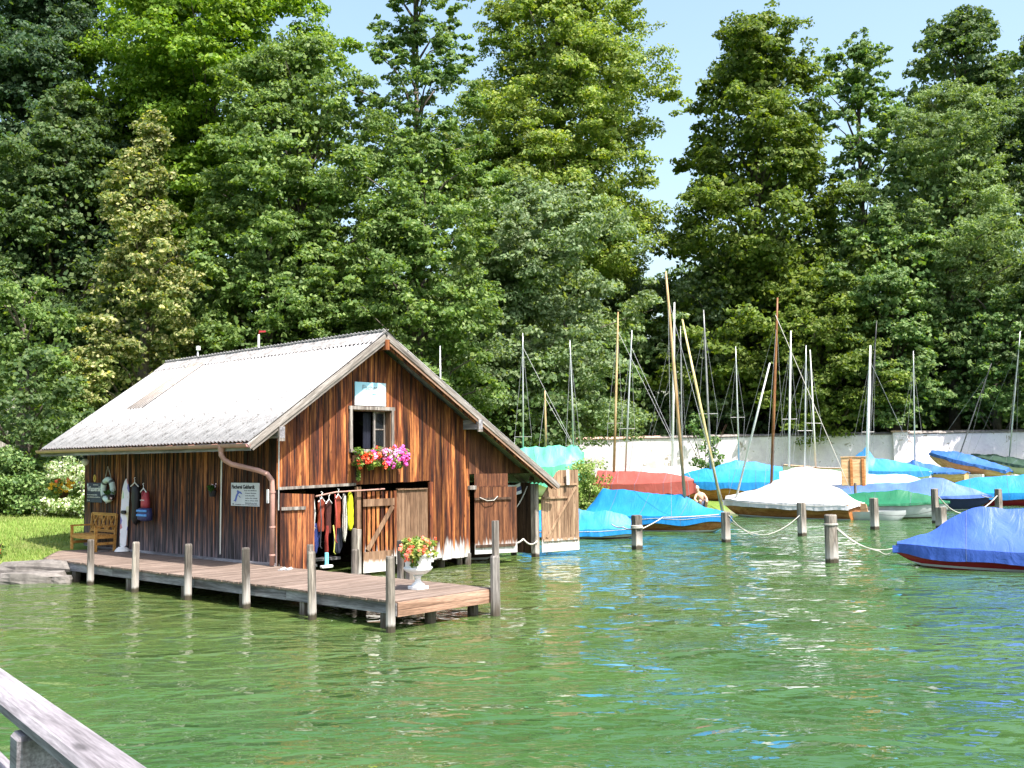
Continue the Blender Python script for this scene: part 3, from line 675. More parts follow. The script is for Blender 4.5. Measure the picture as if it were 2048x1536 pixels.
for (x_, y_), zt, lb in JP: post('jetty_post', HW(x_, y_), zt, .075, lb, group=gp, tilt=(random.uniform(-.02, .02), random.uniform(-.02, .02)), sides=10)
o = post('jetty_post', HW(-.10, -6.66), 1.02, .085, 'tall two-part post at the far right corner of the jetty', group=gp, sides=10, mat=W_pile)
tag(MB().bar((0.02, 0, .95), (.02, 0, 1.62), .12, .06, (0, 1, 0)).obj('upper_post', W_grey, o))
JB = [((.13, -1.05), .95, 'short post behind the jetty beside the narrow door leaf', .075), ((.13, -2.55), .92, 'short post behind the jetty in the middle of the dark doorway', .075),
      ((.12, -3.95), 1.16, 'pale left one of two posts standing together near the flower urn', .06), ((.20, -4.12), 1.16, 'dark right one of two posts standing together near the flower urn', .07)]
for (x_, y_), zt, lb, rr in JB: post('jetty_post', HW(x_, y_), zt, rr, lb, group=gp, sides=8 if 'short' in lb else 4)

# mooring posts in the lake
gm = 'mooring posts in the boat harbour'
for (x_, y_), zt, r_, lb, sd in [((3.66, 31.5), 1.0, .125, 'weathered mooring post with coiled rope between the two blue covered boats', 4), ((6.71, 33.5), .95, .11, 'pale square mooring post at the bow of the wooden boat with blue cover', 4),
        ((9.75, 35.8), 1.12, .115, 'square mooring post in front of the white covered boat', 4), ((8.0, 26.7), 1.2, .165, 'thickest round mooring post, standing alone in front of the boats', 12),
        ((13.2, 38.7), 1.13, .12, 'square mooring post before the green covered boat hull', 4), ((16.6, 41.6), 1.35, .11, 'taller post of the close pair by the green covered boat', 4), ((15.6, 38.6), .78, .15, 'shorter dark post of the close pair behind the big blue boat', 4),
        ((21.4, 46.6), 1.15, .12, 'square mooring post between the royal blue boat and the cyan boat', 4)]:
    post('mooring_post', (x_, y_), zt, r_, lb, 'mooring post', gm, sides=sd, rz=.5)
def rope(label, pts, r=.014, sag=.25, wraps=None, group='mooring ropes', mat=None):
    P = []
    for a, b_ in zip(pts[:-1], pts[1:]):
        a, b_ = Vector(a), Vector(b_)
        for i in range(9):
            t = i/8; q = a.lerp(b_, t); q.z -= sag*4*t*(1-t); P.append(q)
    b = MB().tube(P, r, 6)
    if wraps:
        for (c, R, n) in wraps:
            b.tube([Vector(c)+Vector((R*math.cos(i*.7), R*math.sin(i*.7), .012*i*n/10)) for i in range(int(9*n))], r, 6)
    return tag(b.obj('rope', mat or M_rope, None, smooth=True), label, 'rope', group)
rope('white double rope from the thick post to the bow of the big blue boat', [(8.1, 26.65, .92), (9.0, 26.1, .32), (9.35, 25.95, .42)], .013, .12, wraps=[((8.0, 26.7, .93), .18, 2)])
rope('second white line sagging beside the first one to the big blue boat bow', [(8.12, 26.6, .85), (9.3, 25.95, .40)], .015, .22)
rope('rope slack between the pale post at the blue boat bow and the next post', [(6.75, 33.45, .75), (8.2, 34.7, .12), (9.7, 35.75, .72)], .012, .12)
rope('second slack line leaving the pale post at the blue boat bow', [(6.8, 33.4, .85), (7.4, 34.0, .35), (8.0, 34.6, .1)], .015, .05)
rope('white rope coiled round the weathered post at the left blue boat', [(3.6, 31.45, .62), (3.4, 33.0, .55), (3.2, 34.6, .55)], .02, .05, wraps=[((3.66, 31.5, .6), .17, 3)])
rope('white line along the side of the centre blue covered boat', [(3.75, 31.6, .55), (5.2, 36.9, .62), (7.3, 37.6, .66)], .02, .02)
rope('thick rope loop slung between two posts behind the big blue boat', [(16.7, 41.6, 1.1), (18.6, 43.6, .25), (21.3, 46.5, .85)], .024, .2)
rope('upper rope from the royal blue boat bow to the far square post', [(22.0, 49.6, .75), (21.5, 46.7, .85)], .022, .1)
rope('dark line hanging at the white hull below the green cover', [(13.3, 38.7, .55), (16.5, 41.5, .5)], .008, .12, mat=M_black)

# ------------------------------------------------------------------ bench
bn = hthing('bench', (-.08, 7.75, .45), 'yellow wooden garden bench with crossed backrest against the boathouse wall', 'bench')
Wd = .68
for sy_ in (-Wd, Wd):
    MB().bar((-.56, sy_, 0), (-.56, sy_, .62), .06, .06, (0, 1, 0)).obj('leg', W_bench, bn); MB().bar((-.06, sy_, 0), (.0, sy_, .95), .06, .05, (0, 1, 0)).obj('leg', W_bench, bn)
    MB().bar((-.6, sy_, .64), (-.02, sy_, .64), .07, .04).obj('armrest', W_bench, bn); MB().bar((-.55, sy_, .2), (-.06, sy_, .2), .03, .07).obj('side_rail', W_bench, bn)
    MB().bar((-.55, sy_, .37), (-.06, sy_, .37), .03, .08).obj('side_rail', W_bench, bn)
for k in range(5): MB().box((-.52+k*.105, 0, .42), (.085, 2*Wd-.07, .022)).obj('seat_slat', W_bench, bn)
MB().box((-.565, 0, .36), (.03, 2*Wd-.06, .09)).obj('front_rail', W_bench, bn)
bk = MB().box((-.0, 0, .93), (.03, 2*Wd, .08)).box((-.04, 0, .5), (.03, 2*Wd, .07)).obj('backrest', W_bench, bn)
for c_ in (-.45, 0, .45):
    MB().bar((-.035, c_-.14, .52), (-.005, c_+.14, .9), .02, .05, (1, 0, 0)).obj('cross_slat', W_bench, bk); MB().bar((-.04, c_+.14, .52), (-.01, c_-.14, .9), .02, .05, (1, 0, 0)).obj('cross_slat', W_bench, bk)
for c_ in (-.25, -.2, .2, .25): MB().bar((-.035, c_, .52), (-.005, c_, .9), .02, .035, (1, 0, 0)).obj('upright_slat', W_bench, bk)
M_shoe = col('shoe', (.5, .5, .52))
def shoe_pair(loc, rz, label, m_):
    s = empty('pair_of_shoes', loc, rz, label, 'shoes')
    for k, dy in enumerate((-.07, .07)):
        b = MB().grid(lambda i, j: ((i-.5)*.27, dy+(j-.5)*.09*(.7+.3*math.sin(i*3.1)), .012+.03*math.sin(j*math.pi)*(.4+.6*i)), 8, 6)
        b.prism([((i-.5)*.27, dy-.045, 0) for i in (0, 1)]+[((i-.5)*.27, dy+.045, 0) for i in (1, 0)], (0, 0, .012)); b.obj('shoe', m_, s, smooth=False)
shoe_pair(HW(-.35, -.85, .452), HA+.6, 'pair of grey sandals left on the jetty near the downpipe', M_shoe)
shoe_pair(HW(-.45, 7.0, .452), HA+2.6, 'pair of dark shoes under the end of the bench', col('shoe2', (.08, .07, .07)))

# ------------------------------------------------------------------ gear in the doorway
G = 'gear hanging in the boathouse doorway'
def cloth_piece(b, prof, seed, folds=.02, c=(0, 0, 0)):
    # hanging cloth: prof = list of (z, half width), with vertical folds
    zs = [p[0] for p in prof]; q = seed*5.1
    def f(i, j):
        z = prof[0][0]+(prof[-1][0]-prof[0][0])*i; w_ = float(np.interp(-z, [-p[0] for p in prof], [p[1] for p in prof])); u = j*2-1
        return (c[0]+w_*u+.012*noise.noise(Vector((z*7, q, 0))), c[1]-.05*math.sqrt(max(0, 1-u*u))-folds*noise.noise(Vector((u*3.2, z*2.4, q)))-folds*.5*math.sin(u*11+z*3+q), c[2]+z+.02*noise.noise(Vector((u*4, q, 3)))*i)
    return b.grid(f, 18, 15)
def garment(name, x_, y_, z_, prof, c, label, cat, hang=True, t_=.02):
    s = hthing(name, (x_, y_, z_), label, cat, G); cloth_piece(MB(), prof, x_*9, t_).obj('cloth', col(name+'_cloth', c), s, smooth=True)
    if hang: hanger(MB(), (0, -.03, prof[0][0]+.02), 'y', .09).obj('hanger', M_white, s)
    return s
long_ = [(.30, .03), (.26, .09), (.1, .085), (-.1, .07), (-.35, .085), (-.42, .07)]
bag_ = [(.32, .02), (.25, .1), (.05, .13), (-.2, .12), (-.32, .07), (-.36, .02)]
garment('jacket', 1.18, -.02, 1.55, long_, (.24, .04, .018), 'orange jacket leftmost on the hangers in the doorway', 'jacket')
garment('jacket', 1.42, .03, 1.50, long_, (.06, .014, .012), 'dark red jacket in the middle of the hangers', 'jacket')
garment('jacket', 1.66, 0, 1.60, long_, (.26, .045, .018), 'orange jacket rightmost on the hangers', 'jacket')
garment('strap_bundle', 1.32, -.04, .95, [(.3, .015), (.1, .03), (-.15, .025), (-.3, .01)], (.3, .04, .03), 'red strap hanging low in the doorway', 'strap', False, .04)
garment('bag', 1.05, .06, 1.0, bag_, (.02, .035, .16), 'blue bag low at the left of the doorway', 'bag', False, .05)
garment('bag', 1.75, .12, .95, bag_, (.02, .022, .04), 'dark bag behind the white ropes in the doorway', 'bag', False, .05)
def coil(x_, z0, z1, w_, n_, r_, m_, label, seed):
    q = random.Random(seed); s = hthing('rope_coil', (x_, -.08, z0), label, 'rope coil', G); H_ = z1-z0; P = []
    for i in range(n_*16):
        a = i/16*2*math.pi; ww = w_*(.6+.4*math.sin(i*.37+seed)); P.append((ww*math.cos(a)*(.45+.55*(.5-.5*math.sin(a))), -.03*math.sin(i*.9)-.02, H_/2+H_*.5*math.sin(a)*(.86+.14*q.random())))
    MB().tube(P, r_, 5).obj('loops', m_, s, smooth=True); return s
for k_, (x_, z0_, z1_, c_, lb_) in enumerate(((.95, 1.9, 1.2, (.5, .5, .48), 'thin grey cord hanging at the left of the doorway gear'), (1.12, 1.95, .75, (.04, .04, .05), 'long black strap hanging among the jackets'), (1.55, 1.95, .85, (.35, .05, .04), 'thin red strap between two orange jackets'), (1.5, 1.25, .6, (.5, .5, .1), 'short yellow cord end low in the doorway'))):
    o = MB().tube([(0, 0, z0_), (.03, -.02, (z0_+z1_)/2), (-.02, -.04, z1_+.05), (.02, -.05, z1_)], .014, 5).obj('strap', col('strap%d' % k_, c_), None, smooth=True); o.location = HW(x_, -.06, 0); o.rotation_euler = (0, 0, HA); tag(o, lb_, 'strap', G)
M_yel = col('rope_yellow', (.50, .52, .01)); coil(1.95, 1.1, 2.0, .10, 14, .017, M_yel, 'bright yellow rope bundle hanging by the door post', 1)
c_ = MB()
coil(1.78, .85, 1.95, .07, 6, .013, M_rope, 'long white rope bundle beside the yellow rope', 2)
coil(.88, 1.05, 1.95, .05, 6, .013, M_rope, 'white rope bundle at the left edge of the doorway', 3)
s = hthing('broom', (1.28, -.1, .4), 'light blue brush leaning low in the doorway', 'brush', G); MB().box((0, 0, .1), (.09, .05, .3)).obj('handle', col('lightblue', (.2, .6, .75)), s, bevel=.01); MB().box((0, 0, -.06), (.3, .1, .06)).obj('brush_head', M_white, s, bevel=.01)

# lean-to contents
s = hthing('cloth', (7.95, .35, 1.9), 'blue and white striped cloth hanging under the lean-to roof', 'cloth')
for k, (w_, h_, c) in enumerate(((.7, .1, (.7, .72, .75)), (.7, .1, (.05, .07, .2)), (.7, .09, (.65, .7, .78)))): 
    MB().grid(lambda i, j: ((i-.5)*w_, .03*math.sin(i*9+k), .15-k*.1-j*h_-.25*i*(1-i)), 12, 3).obj('stripe', col('stripe%d' % k, c), s, smooth=True)
MB().grid(lambda i, j: (-.28+.09*i, .02*math.sin(j*9), .15-.75*j), 3, 12).obj('tail', M_white, s, smooth=True)
rope('white rope hanging in an arc inside the lean-to', [HW(6.9, .3, 1.05), HW(7.7, .4, 1.25), HW(8.4, .2, 1.95)], .018, .22)
rope('short rope tied low to the lean-to corner post', [HW(7.5, .2, .55), HW(8.1, .1, .52), HW(8.45, -.1, .45)], .025, .12)

# ------------------------------------------------------------------ flowers
G_leaf = leafmat('flower_leaf', (.03, .09, .015), (.10, .20, .03), (.25, .34, .06), .25)
def petal(name, c): return leafmat(name, tuple(k*.75 for k in c), c, tuple(min(1, k*1.15) for k in c), .2, .6)
P_pink = petal('petal_pink', (.80, .18, .58)); P_red = petal('petal_orange', (.80, .16, .07)); P_or = petal('petal_salmon', (.80, .27, .15)); P_white = petal('petal_white', (.8, .75, .75)); P_yel = petal('petal_yellow', (.8, .6, .05)); P_lil = petal('petal_lilac', (.75, .45, .65))
rf2 = np.random.default_rng(21)
def blobs_in(n, c, ext, r, q=rf2):
    p = (q.random((n, 3))-.5)*2*np.array(ext)+np.array(c); return [(*a, r*q.uniform(.7, 1.3), r*q.uniform(.7, 1.3), r*q.uniform(.7, 1.2)) for a in p]
fb = hthing('flower_box', (2.70, -.22, 2.78), 'window box overflowing with pink and orange geraniums below the gable window', 'flower box')
MB().box((-.1, 0, -.05), (1.2, .2, .2)).obj('box', W_brown, fb)
cloud('foliage', blobs_in(60, (-.0, -.05, -.02), (.72, .16, .19), .10), 50, .07, G_leaf, fb, r=rf2)
cloud('blossoms', blobs_in(40, (.42, -.18, -.04), (.34, .09, .19), .065)+blobs_in(7, (-.1, -.14, .12), (.3, .05, .06), .05)+blobs_in(5, (.5, -.12, .2), (.2, .06, .06), .05), 26, .05, P_pink, fb, r=rf2, aspect=.9)
cloud('blossoms', blobs_in(26, (-.30, -.2, -.08), (.42, .06, .17), .055)+blobs_in(4, (.15, -.1, .2), (.3, .06, .06), .045), 20, .05, P_red, fb, r=rf2, aspect=.9)
cloud('blossoms', blobs_in(24, (-.02, -.2, .04), (.42, .06, .13), .055), 24, .045, P_lil, fb, r=rf2, aspect=.9)
cloud('trailing_stem', [(-.62, -.02, -.14-.045*k, .05, .05, .06) for k in range(9)], 16, .05, G_leaf, fb, r=rf2)
ur = hthing('flower_urn', (-.95, -5.62, .45), 'white fluted pedestal urn full of orange flowers on the jetty', 'flower urn')
MB().box((0, 0, .03), (.26, .26, .06)).obj('plinth', M_white, ur, bevel=.008)
MB().lathe([(.12, .06), (.11, .09), (.06, .13), (.045, .18), (.06, .22), (.09, .235), (.06, .25)], (0, 0, 0), 20).obj('stem', M_white, ur, smooth=True)
MB().lathe([(.05, .25), (.14, .27), (.22, .32), (.25, .37), (.235, .39)], (0, 0, 0), 36, .03).lathe([(.225, .38), (.225, .5), (.24, .57), (.27, .6), (.26, .62), (.2, .6), (.0, .58)], (0, 0, 0), 24).obj('bowl', M_white, ur, smooth=True)
cloud('foliage', blobs_in(40, (0, 0, .70), (.28, .24, .13), .09), 36, .075, leafmat('urn_leaf', (.06, .14, .02), (.2, .3, .05), (.38, .42, .10), .25), ur, r=rf2)
cloud('blossoms', blobs_in(34, (-.06, -.1, .74), (.32, .2, .17), .03)+blobs_in(8, (-.34, -.1, .6), (.1, .08, .12), .035), 14, .045, P_or, ur, r=rf2, aspect=.9)
cloud('foliage', blobs_in(7, (-.25, -.12, .48), (.08, .08, .12), .06), 20, .06, G_leaf, ur, r=rf2)
hb = hthing('hanging_basket', (-.5, 9.4, 1.98), 'hanging basket with yellow flowers at the far corner of the boathouse', 'hanging basket')
MB().lathe([(0, -.2), (.14, -.16), (.2, -.02), (.2, 0)], (0, 0, 0), 14).obj('bowl', W_dark, hb, smooth=True)
MB().tube([(0, 0, 1.1), (.0, 0, .5), (.18, 0, 0)], .008, 5).tube([(0, 0, .5), (-.18, 0, 0)], .008, 5).obj('hanger', M_black, hb)
cloud('foliage', blobs_in(30, (0, -.05, .08), (.5, .3, .22), .11), 30, .08, G_leaf, hb, r=rf2)
cloud('blossoms', blobs_in(16, (-.12, -.15, .12), (.3, .2, .13), .06), 22, .06, P_yel, hb, r=rf2, aspect=.9); cloud('blossoms', blobs_in(6, (-.1, -.15, .3), (.3, .2, .08), .05), 14, .06, P_red, hb, r=rf2)
cloud('blossoms', blobs_in(4, (.4, -.2, .05), (.1, .1, .2), .04), 14, .05, P_white, hb, r=rf2)
for (y_, z_, lb) in ((2.3, 2.1, 'small hanging flower pot with white blooms on the thin pipe of the long wall'), (7.25, 1.95, 'green plant in a pot hung beside the life ring')):
    hp = hthing('hanging_pot', (-.16, y_, z_), lb, 'hanging pot')
    MB().lathe([(0, -.14), (.07, -.14), (.09, 0)], (0, 0, -.04), 12).obj('pot', M_black, hp)
    cloud('foliage', blobs_in(9, (0, .04, .02), (.08, .14, .06), .06), 26, .055, leafmat('pot_leaf', (.02, .07, .015), (.04, .12, .02), (.08, .18, .04)), hp, r=rf2); cloud('blossoms', blobs_in(4, (0, -.05, .08 if y_ < 3 else -.14), (.05, .16, .03), .02), 12, .035, P_white, hp, r=rf2)

# ------------------------------------------------------------------ shore at the left: blocks, shrubs, grey wall
M_rock = plain('rock', (.17, .155, .145), .9, spec=.1, nscale=4, namt=.3, bmp=.6)
M_rockb = plain('rock_brown', (.15, .10, .065), .9, spec=.1, nscale=4, namt=.3, bmp=.6)
def rock(c, d, rz, seed, label, m_=None):
    b = MB(); q = random.Random(seed); n1, n2 = 9, 12; vs = []
    def f(i, j):
        th = i*math.pi; ph = j*2*math.pi; v = Vector((math.sin(th)*math.cos(ph), math.sin(th)*math.sin(ph), math.cos(th)))
        mx = max(abs(v.x), abs(v.y), abs(v.z)); v = v*(1-.75)+v/mx*.75; k = 1+.18*(noise.noise(v*1.7+Vector((seed, 0, 0))))
        return (v.x*d[0]/2*k, v.y*d[1]/2*k, v.z*d[2]/2*k)
    b.grid(f, n1, n2+1); o = b.obj('rock', m_ or M_rock, None, smooth=False); o.location = c; o.rotation_euler = (0, 0, rz); return tag(o, label, 'rock', 'rocks on the shore by the jetty')
for a in [((-11.05, 24.3, .08), (1.5, .6, .36), .1, 3, 'long dark stone block at the waterline beside the jetty end'), ((-12.35, 24.2, .12), (1.1, .7, .4), .0, 5, 'squared grey block second from the jetty end'),
          ((-11.1, 25.0, .28), (1.9, .7, .35), .15, 7, 'pale flat step stone behind the waterline blocks'), ((-12.9, 23.7, .1), (.9, .7, .5), .6, 9, 'brown rounded boulder at the left edge of the shore'),
          ((-12.8, 24.7, .38), (.9, .6, .5), .3, 12, 'pale boulder below the red flowers'), ((-10.35, 24.25, .02), (.45, .4, .3), .2, 14, 'small stone in the shadow under the jetty'), ((-13.6, 24.3, .25), (1.0, .8, .6), .9, 15, 'grey boulder just inside the left edge')]:
    rock(*a, m_=M_rockb if 'brown' in a[-1] else None)
def plant(name, loc, label, cat, bl, dens, size, mat, stem=None, group=None, r=rf2, asp=.6, extra=None):
    e = empty(name, loc, 0, label, cat, group); b = MB()
    for k in range(stem or 5):
        a = k*1.3; h = max(q[2] for q in bl); b.tube([(0, 0, -.1), (.15*math.cos(a)*h, .15*math.sin(a)*h, h*.45), (.35*math.cos(a)*h, .35*math.sin(a)*h, h*.85)], [.03, .02, .008], 5)
    b.obj('stems', W_dark, e); cloud('foliage', bl, dens, size, mat, e, r=r, aspect=asp)
    if extra: cloud('blossoms', *extra, e, r=r, aspect=.9)
    return e
L_bush = leafmat('bush_leaf', (.035, .085, .02), (.08, .16, .03), (.17, .26, .08), .2); L_var = leafmat('variegated_leaf', (.12, .24, .06), (.30, .42, .18), (.52, .58, .38), .25)
def dome(n, R, H, r_, q):
    o = []
    for i in range(n):
        a = q.random()*6.283; u = q.random()**.6; th = math.acos(1-q.random()*1.0); rr = math.sin(th)*u; z = math.cos(th)*u
        if q.random() < .4: rr = q.uniform(.75, 1); z = q.uniform(.0, .45)
        o.append((R*rr*math.cos(a), R*rr*math.sin(a), .15+H*z, r_*q.uniform(.7, 1.2), r_*q.uniform(.7, 1.2), r_*q.uniform(.6, 1)))
    return o
rq = np.random.default_rng(4)
def gp_(x_, y_): return (x_, y_, gz(x_, y_))
plant('shrub', gp_(-17.6, 35.6), 'large rounded dark green garden shrub on the lawn at the left edge', 'shrub', dome(260, 1.9, 2.1, .36, rq), 110, .13, L_bush, 8)
plant('shrub', gp_(-15.0, 36.0), 'pale variegated shrub between the dark shrub and the boathouse', 'shrub', dome(150, 1.15, 1.9, .30, rq), 90, .11, L_var, 6)
plant('shrub', gp_(-13.8, 37.6), 'light green climbing bush under the left end of the eave', 'shrub', dome(110, .85, 2.4, .28, rq), 80, .11, leafmat('light_leaf', (.1, .2, .04), (.25, .38, .1), (.45, .55, .25)), 6)
plant('flowering_plant', (-12.35, 25.1, .4), 'tall red flowers at the left edge of the shore', 'flowers', blobs_in(14, (0, 0, .3), (.3, .2, .3), .1), 22, .07, G_leaf, 7, extra=(blobs_in(9, (0, -.1, .6), (.22, .2, .35), .06), 20, .06, P_red))
plant('flowering_plant', (-12.75, 25.2, .4), 'pale pink roses at the left edge above the stones', 'flowers', blobs_in(14, (0, 0, .5), (.3, .2, .5), .1), 22, .07, G_leaf, 7, extra=(blobs_in(6, (0, -.1, 1.0), (.22, .2, .25), .07), 20, .06, P_white))
gw = empty('garden_wall', (-15.3, 42.6, gz(-15.3, 42.6)), .1, 'grey rendered wall seen between the shrubs and the boathouse corner', 'wall')
M_gw = plain('grey_render', (.20, .21, .19), .9, nscale=2, namt=.25, bmp=.3, dirt=((.08, .1, .06), 2.5, .55))
MB().box((3, 0, .9), (8, .4, 2.2)).obj('wall_body', M_gw, gw); MB().box((3, 0, 2.03), (8.1, .5, .08)).obj('coping', M_gw, gw)
hs = empty('garden_hut', (-22.6, 43.5, gz(-22.6, 43.5)), .5, 'corner of a small dark roofed hut behind the shrub at the left edge', 'hut')
MB().box((0, 0, 1.0), (3, 3, 2.0)).obj('wall', W_tan, hs); MB().prism([(-1.8, -1.8, 1.95), (1.8, -1.8, 1.95), (0, -1.8, 3.0)], (0, 3.6, 0)).obj('roof', W_grey, hs)

# grass blades: nobody could count them
L_grass = leafmat('grass_blade', (.10, .18, .03), (.17, .26, .05), (.28, .33, .10), .3)
ng = 42000; rg = np.random.default_rng(8); qx = rg.uniform(-22, -9.5, ng); qy = 24.3+rg.random(ng)**1.5*15; k_ = shore_dist(qx, qy) > .45; qx, qy = qx[k_], qy[k_]
lx = (qx-HO.x)*HV.x+(qy-HO.y)*HV.y; ly = (qx-HO.x)*HU.x+(qy-HO.y)*HU.y; k_ = ~((lx > -.1) & (ly < 9.3)) & ~((lx > -2.4) & (ly < 9.0) & (lx > -2.25+(ly-6.3)*.62)); qx, qy = qx[k_], qy[k_]; ng = len(qx)
P0 = np.stack([qx, qy, ground_z(qx, qy)-.01+.05*np.sin(qx*.7+qy*.3)*np.sin(qy*.5)], 1); h_ = rg.uniform(.04, .10, (ng, 1)); a_ = rg.random(ng)*6.283; sd = np.stack([np.cos(a_), np.sin(a_), 0*a_], 1)*.012; ln = rg.normal(size=(ng, 3))*.02; ln[:, 2] = 0
Vg = np.stack([P0-sd, P0+sd, P0+sd*.3+ln+np.array([0, 0, 1.])*h_, P0-sd*.3+ln+np.array([0, 0, 1.])*h_], 1).reshape(-1, 3)
tag(fastmesh('grass', Vg, np.arange(ng*4).reshape(ng, 4), L_grass), kind='stuff')
# ------------------------------------------------------------------ boats
def lerp(a, b, t): return a+(b-a)*t
def interp(pts, s):
    for (a, ha), (b, hb) in zip(pts[:-1], pts[1:]):
        if s <= b: t = (s-a)/(b-a+1e-9); t = t*t*(3-2*t)*.35+t*.65; return lerp(ha, hb, t)
    return pts[-1][1]
def cover_mat(name, c, rough=.5, spec=.35):
    mt, t, b = newmat(name); tc = N(t, 'ShaderNodeTexCoord'); mp = N(t, 'ShaderNodeMapping'); mp.inputs['Scale'].default_value = (1.2, .35, .5); mp.inputs['Rotation'].default_value = (0, 0, .4); t.links.new(tc.outputs['Object'], mp.inputs[0])
    n = noise_(t, mp.outputs[0], 2.2, 5, .6, 1.2); n2 = noise_(t, tc.outputs['Object'], 1.3, 4, .6)
    cc = ramp(t, [(.3, tuple(k*.80 for k in c)), (.7, tuple(min(1, k*1.1) for k in c))], n2)
    t.links.new(cc, b.inputs['Base Color']); b.inputs['Roughness'].default_value = rough; b.inputs['Specular IOR Level'].default_value = spec; bump(t, b, n, .6, .05); return mt
CV = dict(cyan=cover_mat('cover_cyan', (.012, .20, .50)), royal=cover_mat('cover_royal', (.05, .115, .47), .45), royal2=cover_mat('cover_royal2', (.09, .17, .50)), green=cover_mat('cover_green', (.012, .13, .06)),
          white=cover_mat('cover_white', (.60, .58, .60), .7, .2), red=cover_mat('cover_red', (.29, .065, .05)), mint=cover_mat('cover_mint', (.10, .42, .27)), aqua=cover_mat('cover_aqua', (.36, .66, .72)),
          navy=cover_mat('cover_navy', (.04, .13, .38)), blue=cover_mat('cover_blue', (.04, .24, .56)), dgreen=cover_mat('cover_dgreen', (.035, .07, .05)), sky=cover_mat('cover_skyblue', (.20, .48, .66)))
HM = dict(wood=wood('hull_varnish', (.26, .09, .03), (.40, .16, .055), (.50, .23, .085), axis='x', rough=.25, vary=.05, knots=False), white=plain('hull_white', (.68, .69, .70), .3, nscale=2, namt=.06),
          grey=plain('hull_grey', (.46, .48, .49), .4, nscale=3, namt=.12), navy=plain('hull_navy', (.02, .025, .08), .3, nscale=2, namt=.1), red=plain('hull_red', (.38, .03, .04), .3, nscale=2, namt=.1), dark=plain('hull_dark', (.07, .04, .03), .5),
          pale=wood('hull_pale_wood', (.42, .24, .12), (.60, .38, .20), (.72, .50, .30), axis='x', rough=.35, vary=.05, knots=False))
M_mast = dict(silver=M_metal, wood=wood('mast_wood', (.36, .22, .10), (.52, .35, .18), (.62, .46, .27), rough=.4, vary=.1, knots=False), brown=wood('mast_brown', (.17, .07, .03), (.28, .12, .05), (.36, .18, .08), rough=.4, vary=.1, knots=False),
              black=plain('mast_black', (.03, .03, .035), .4), white=M_white, yellow=wood('spar_yellow', (.45, .36, .14), (.60, .50, .24), (.68, .58, .32), rough=.4, vary=.05, knots=False), grey=plain('mast_grey', (.28, .28, .29), .4, metal=.3))
M_wire = plain('wire', (.35, .36, .38), .4, metal=.5)
M_seam = plain('seam', (.10, .13, .2), .8)
def halfbeam(s, tr=.75):
    if s < .4: return tr+(1-tr)*math.sin(s/.4*math.pi/2)
    return max(0.03, 1-((s-.4)/.6)**2.3)
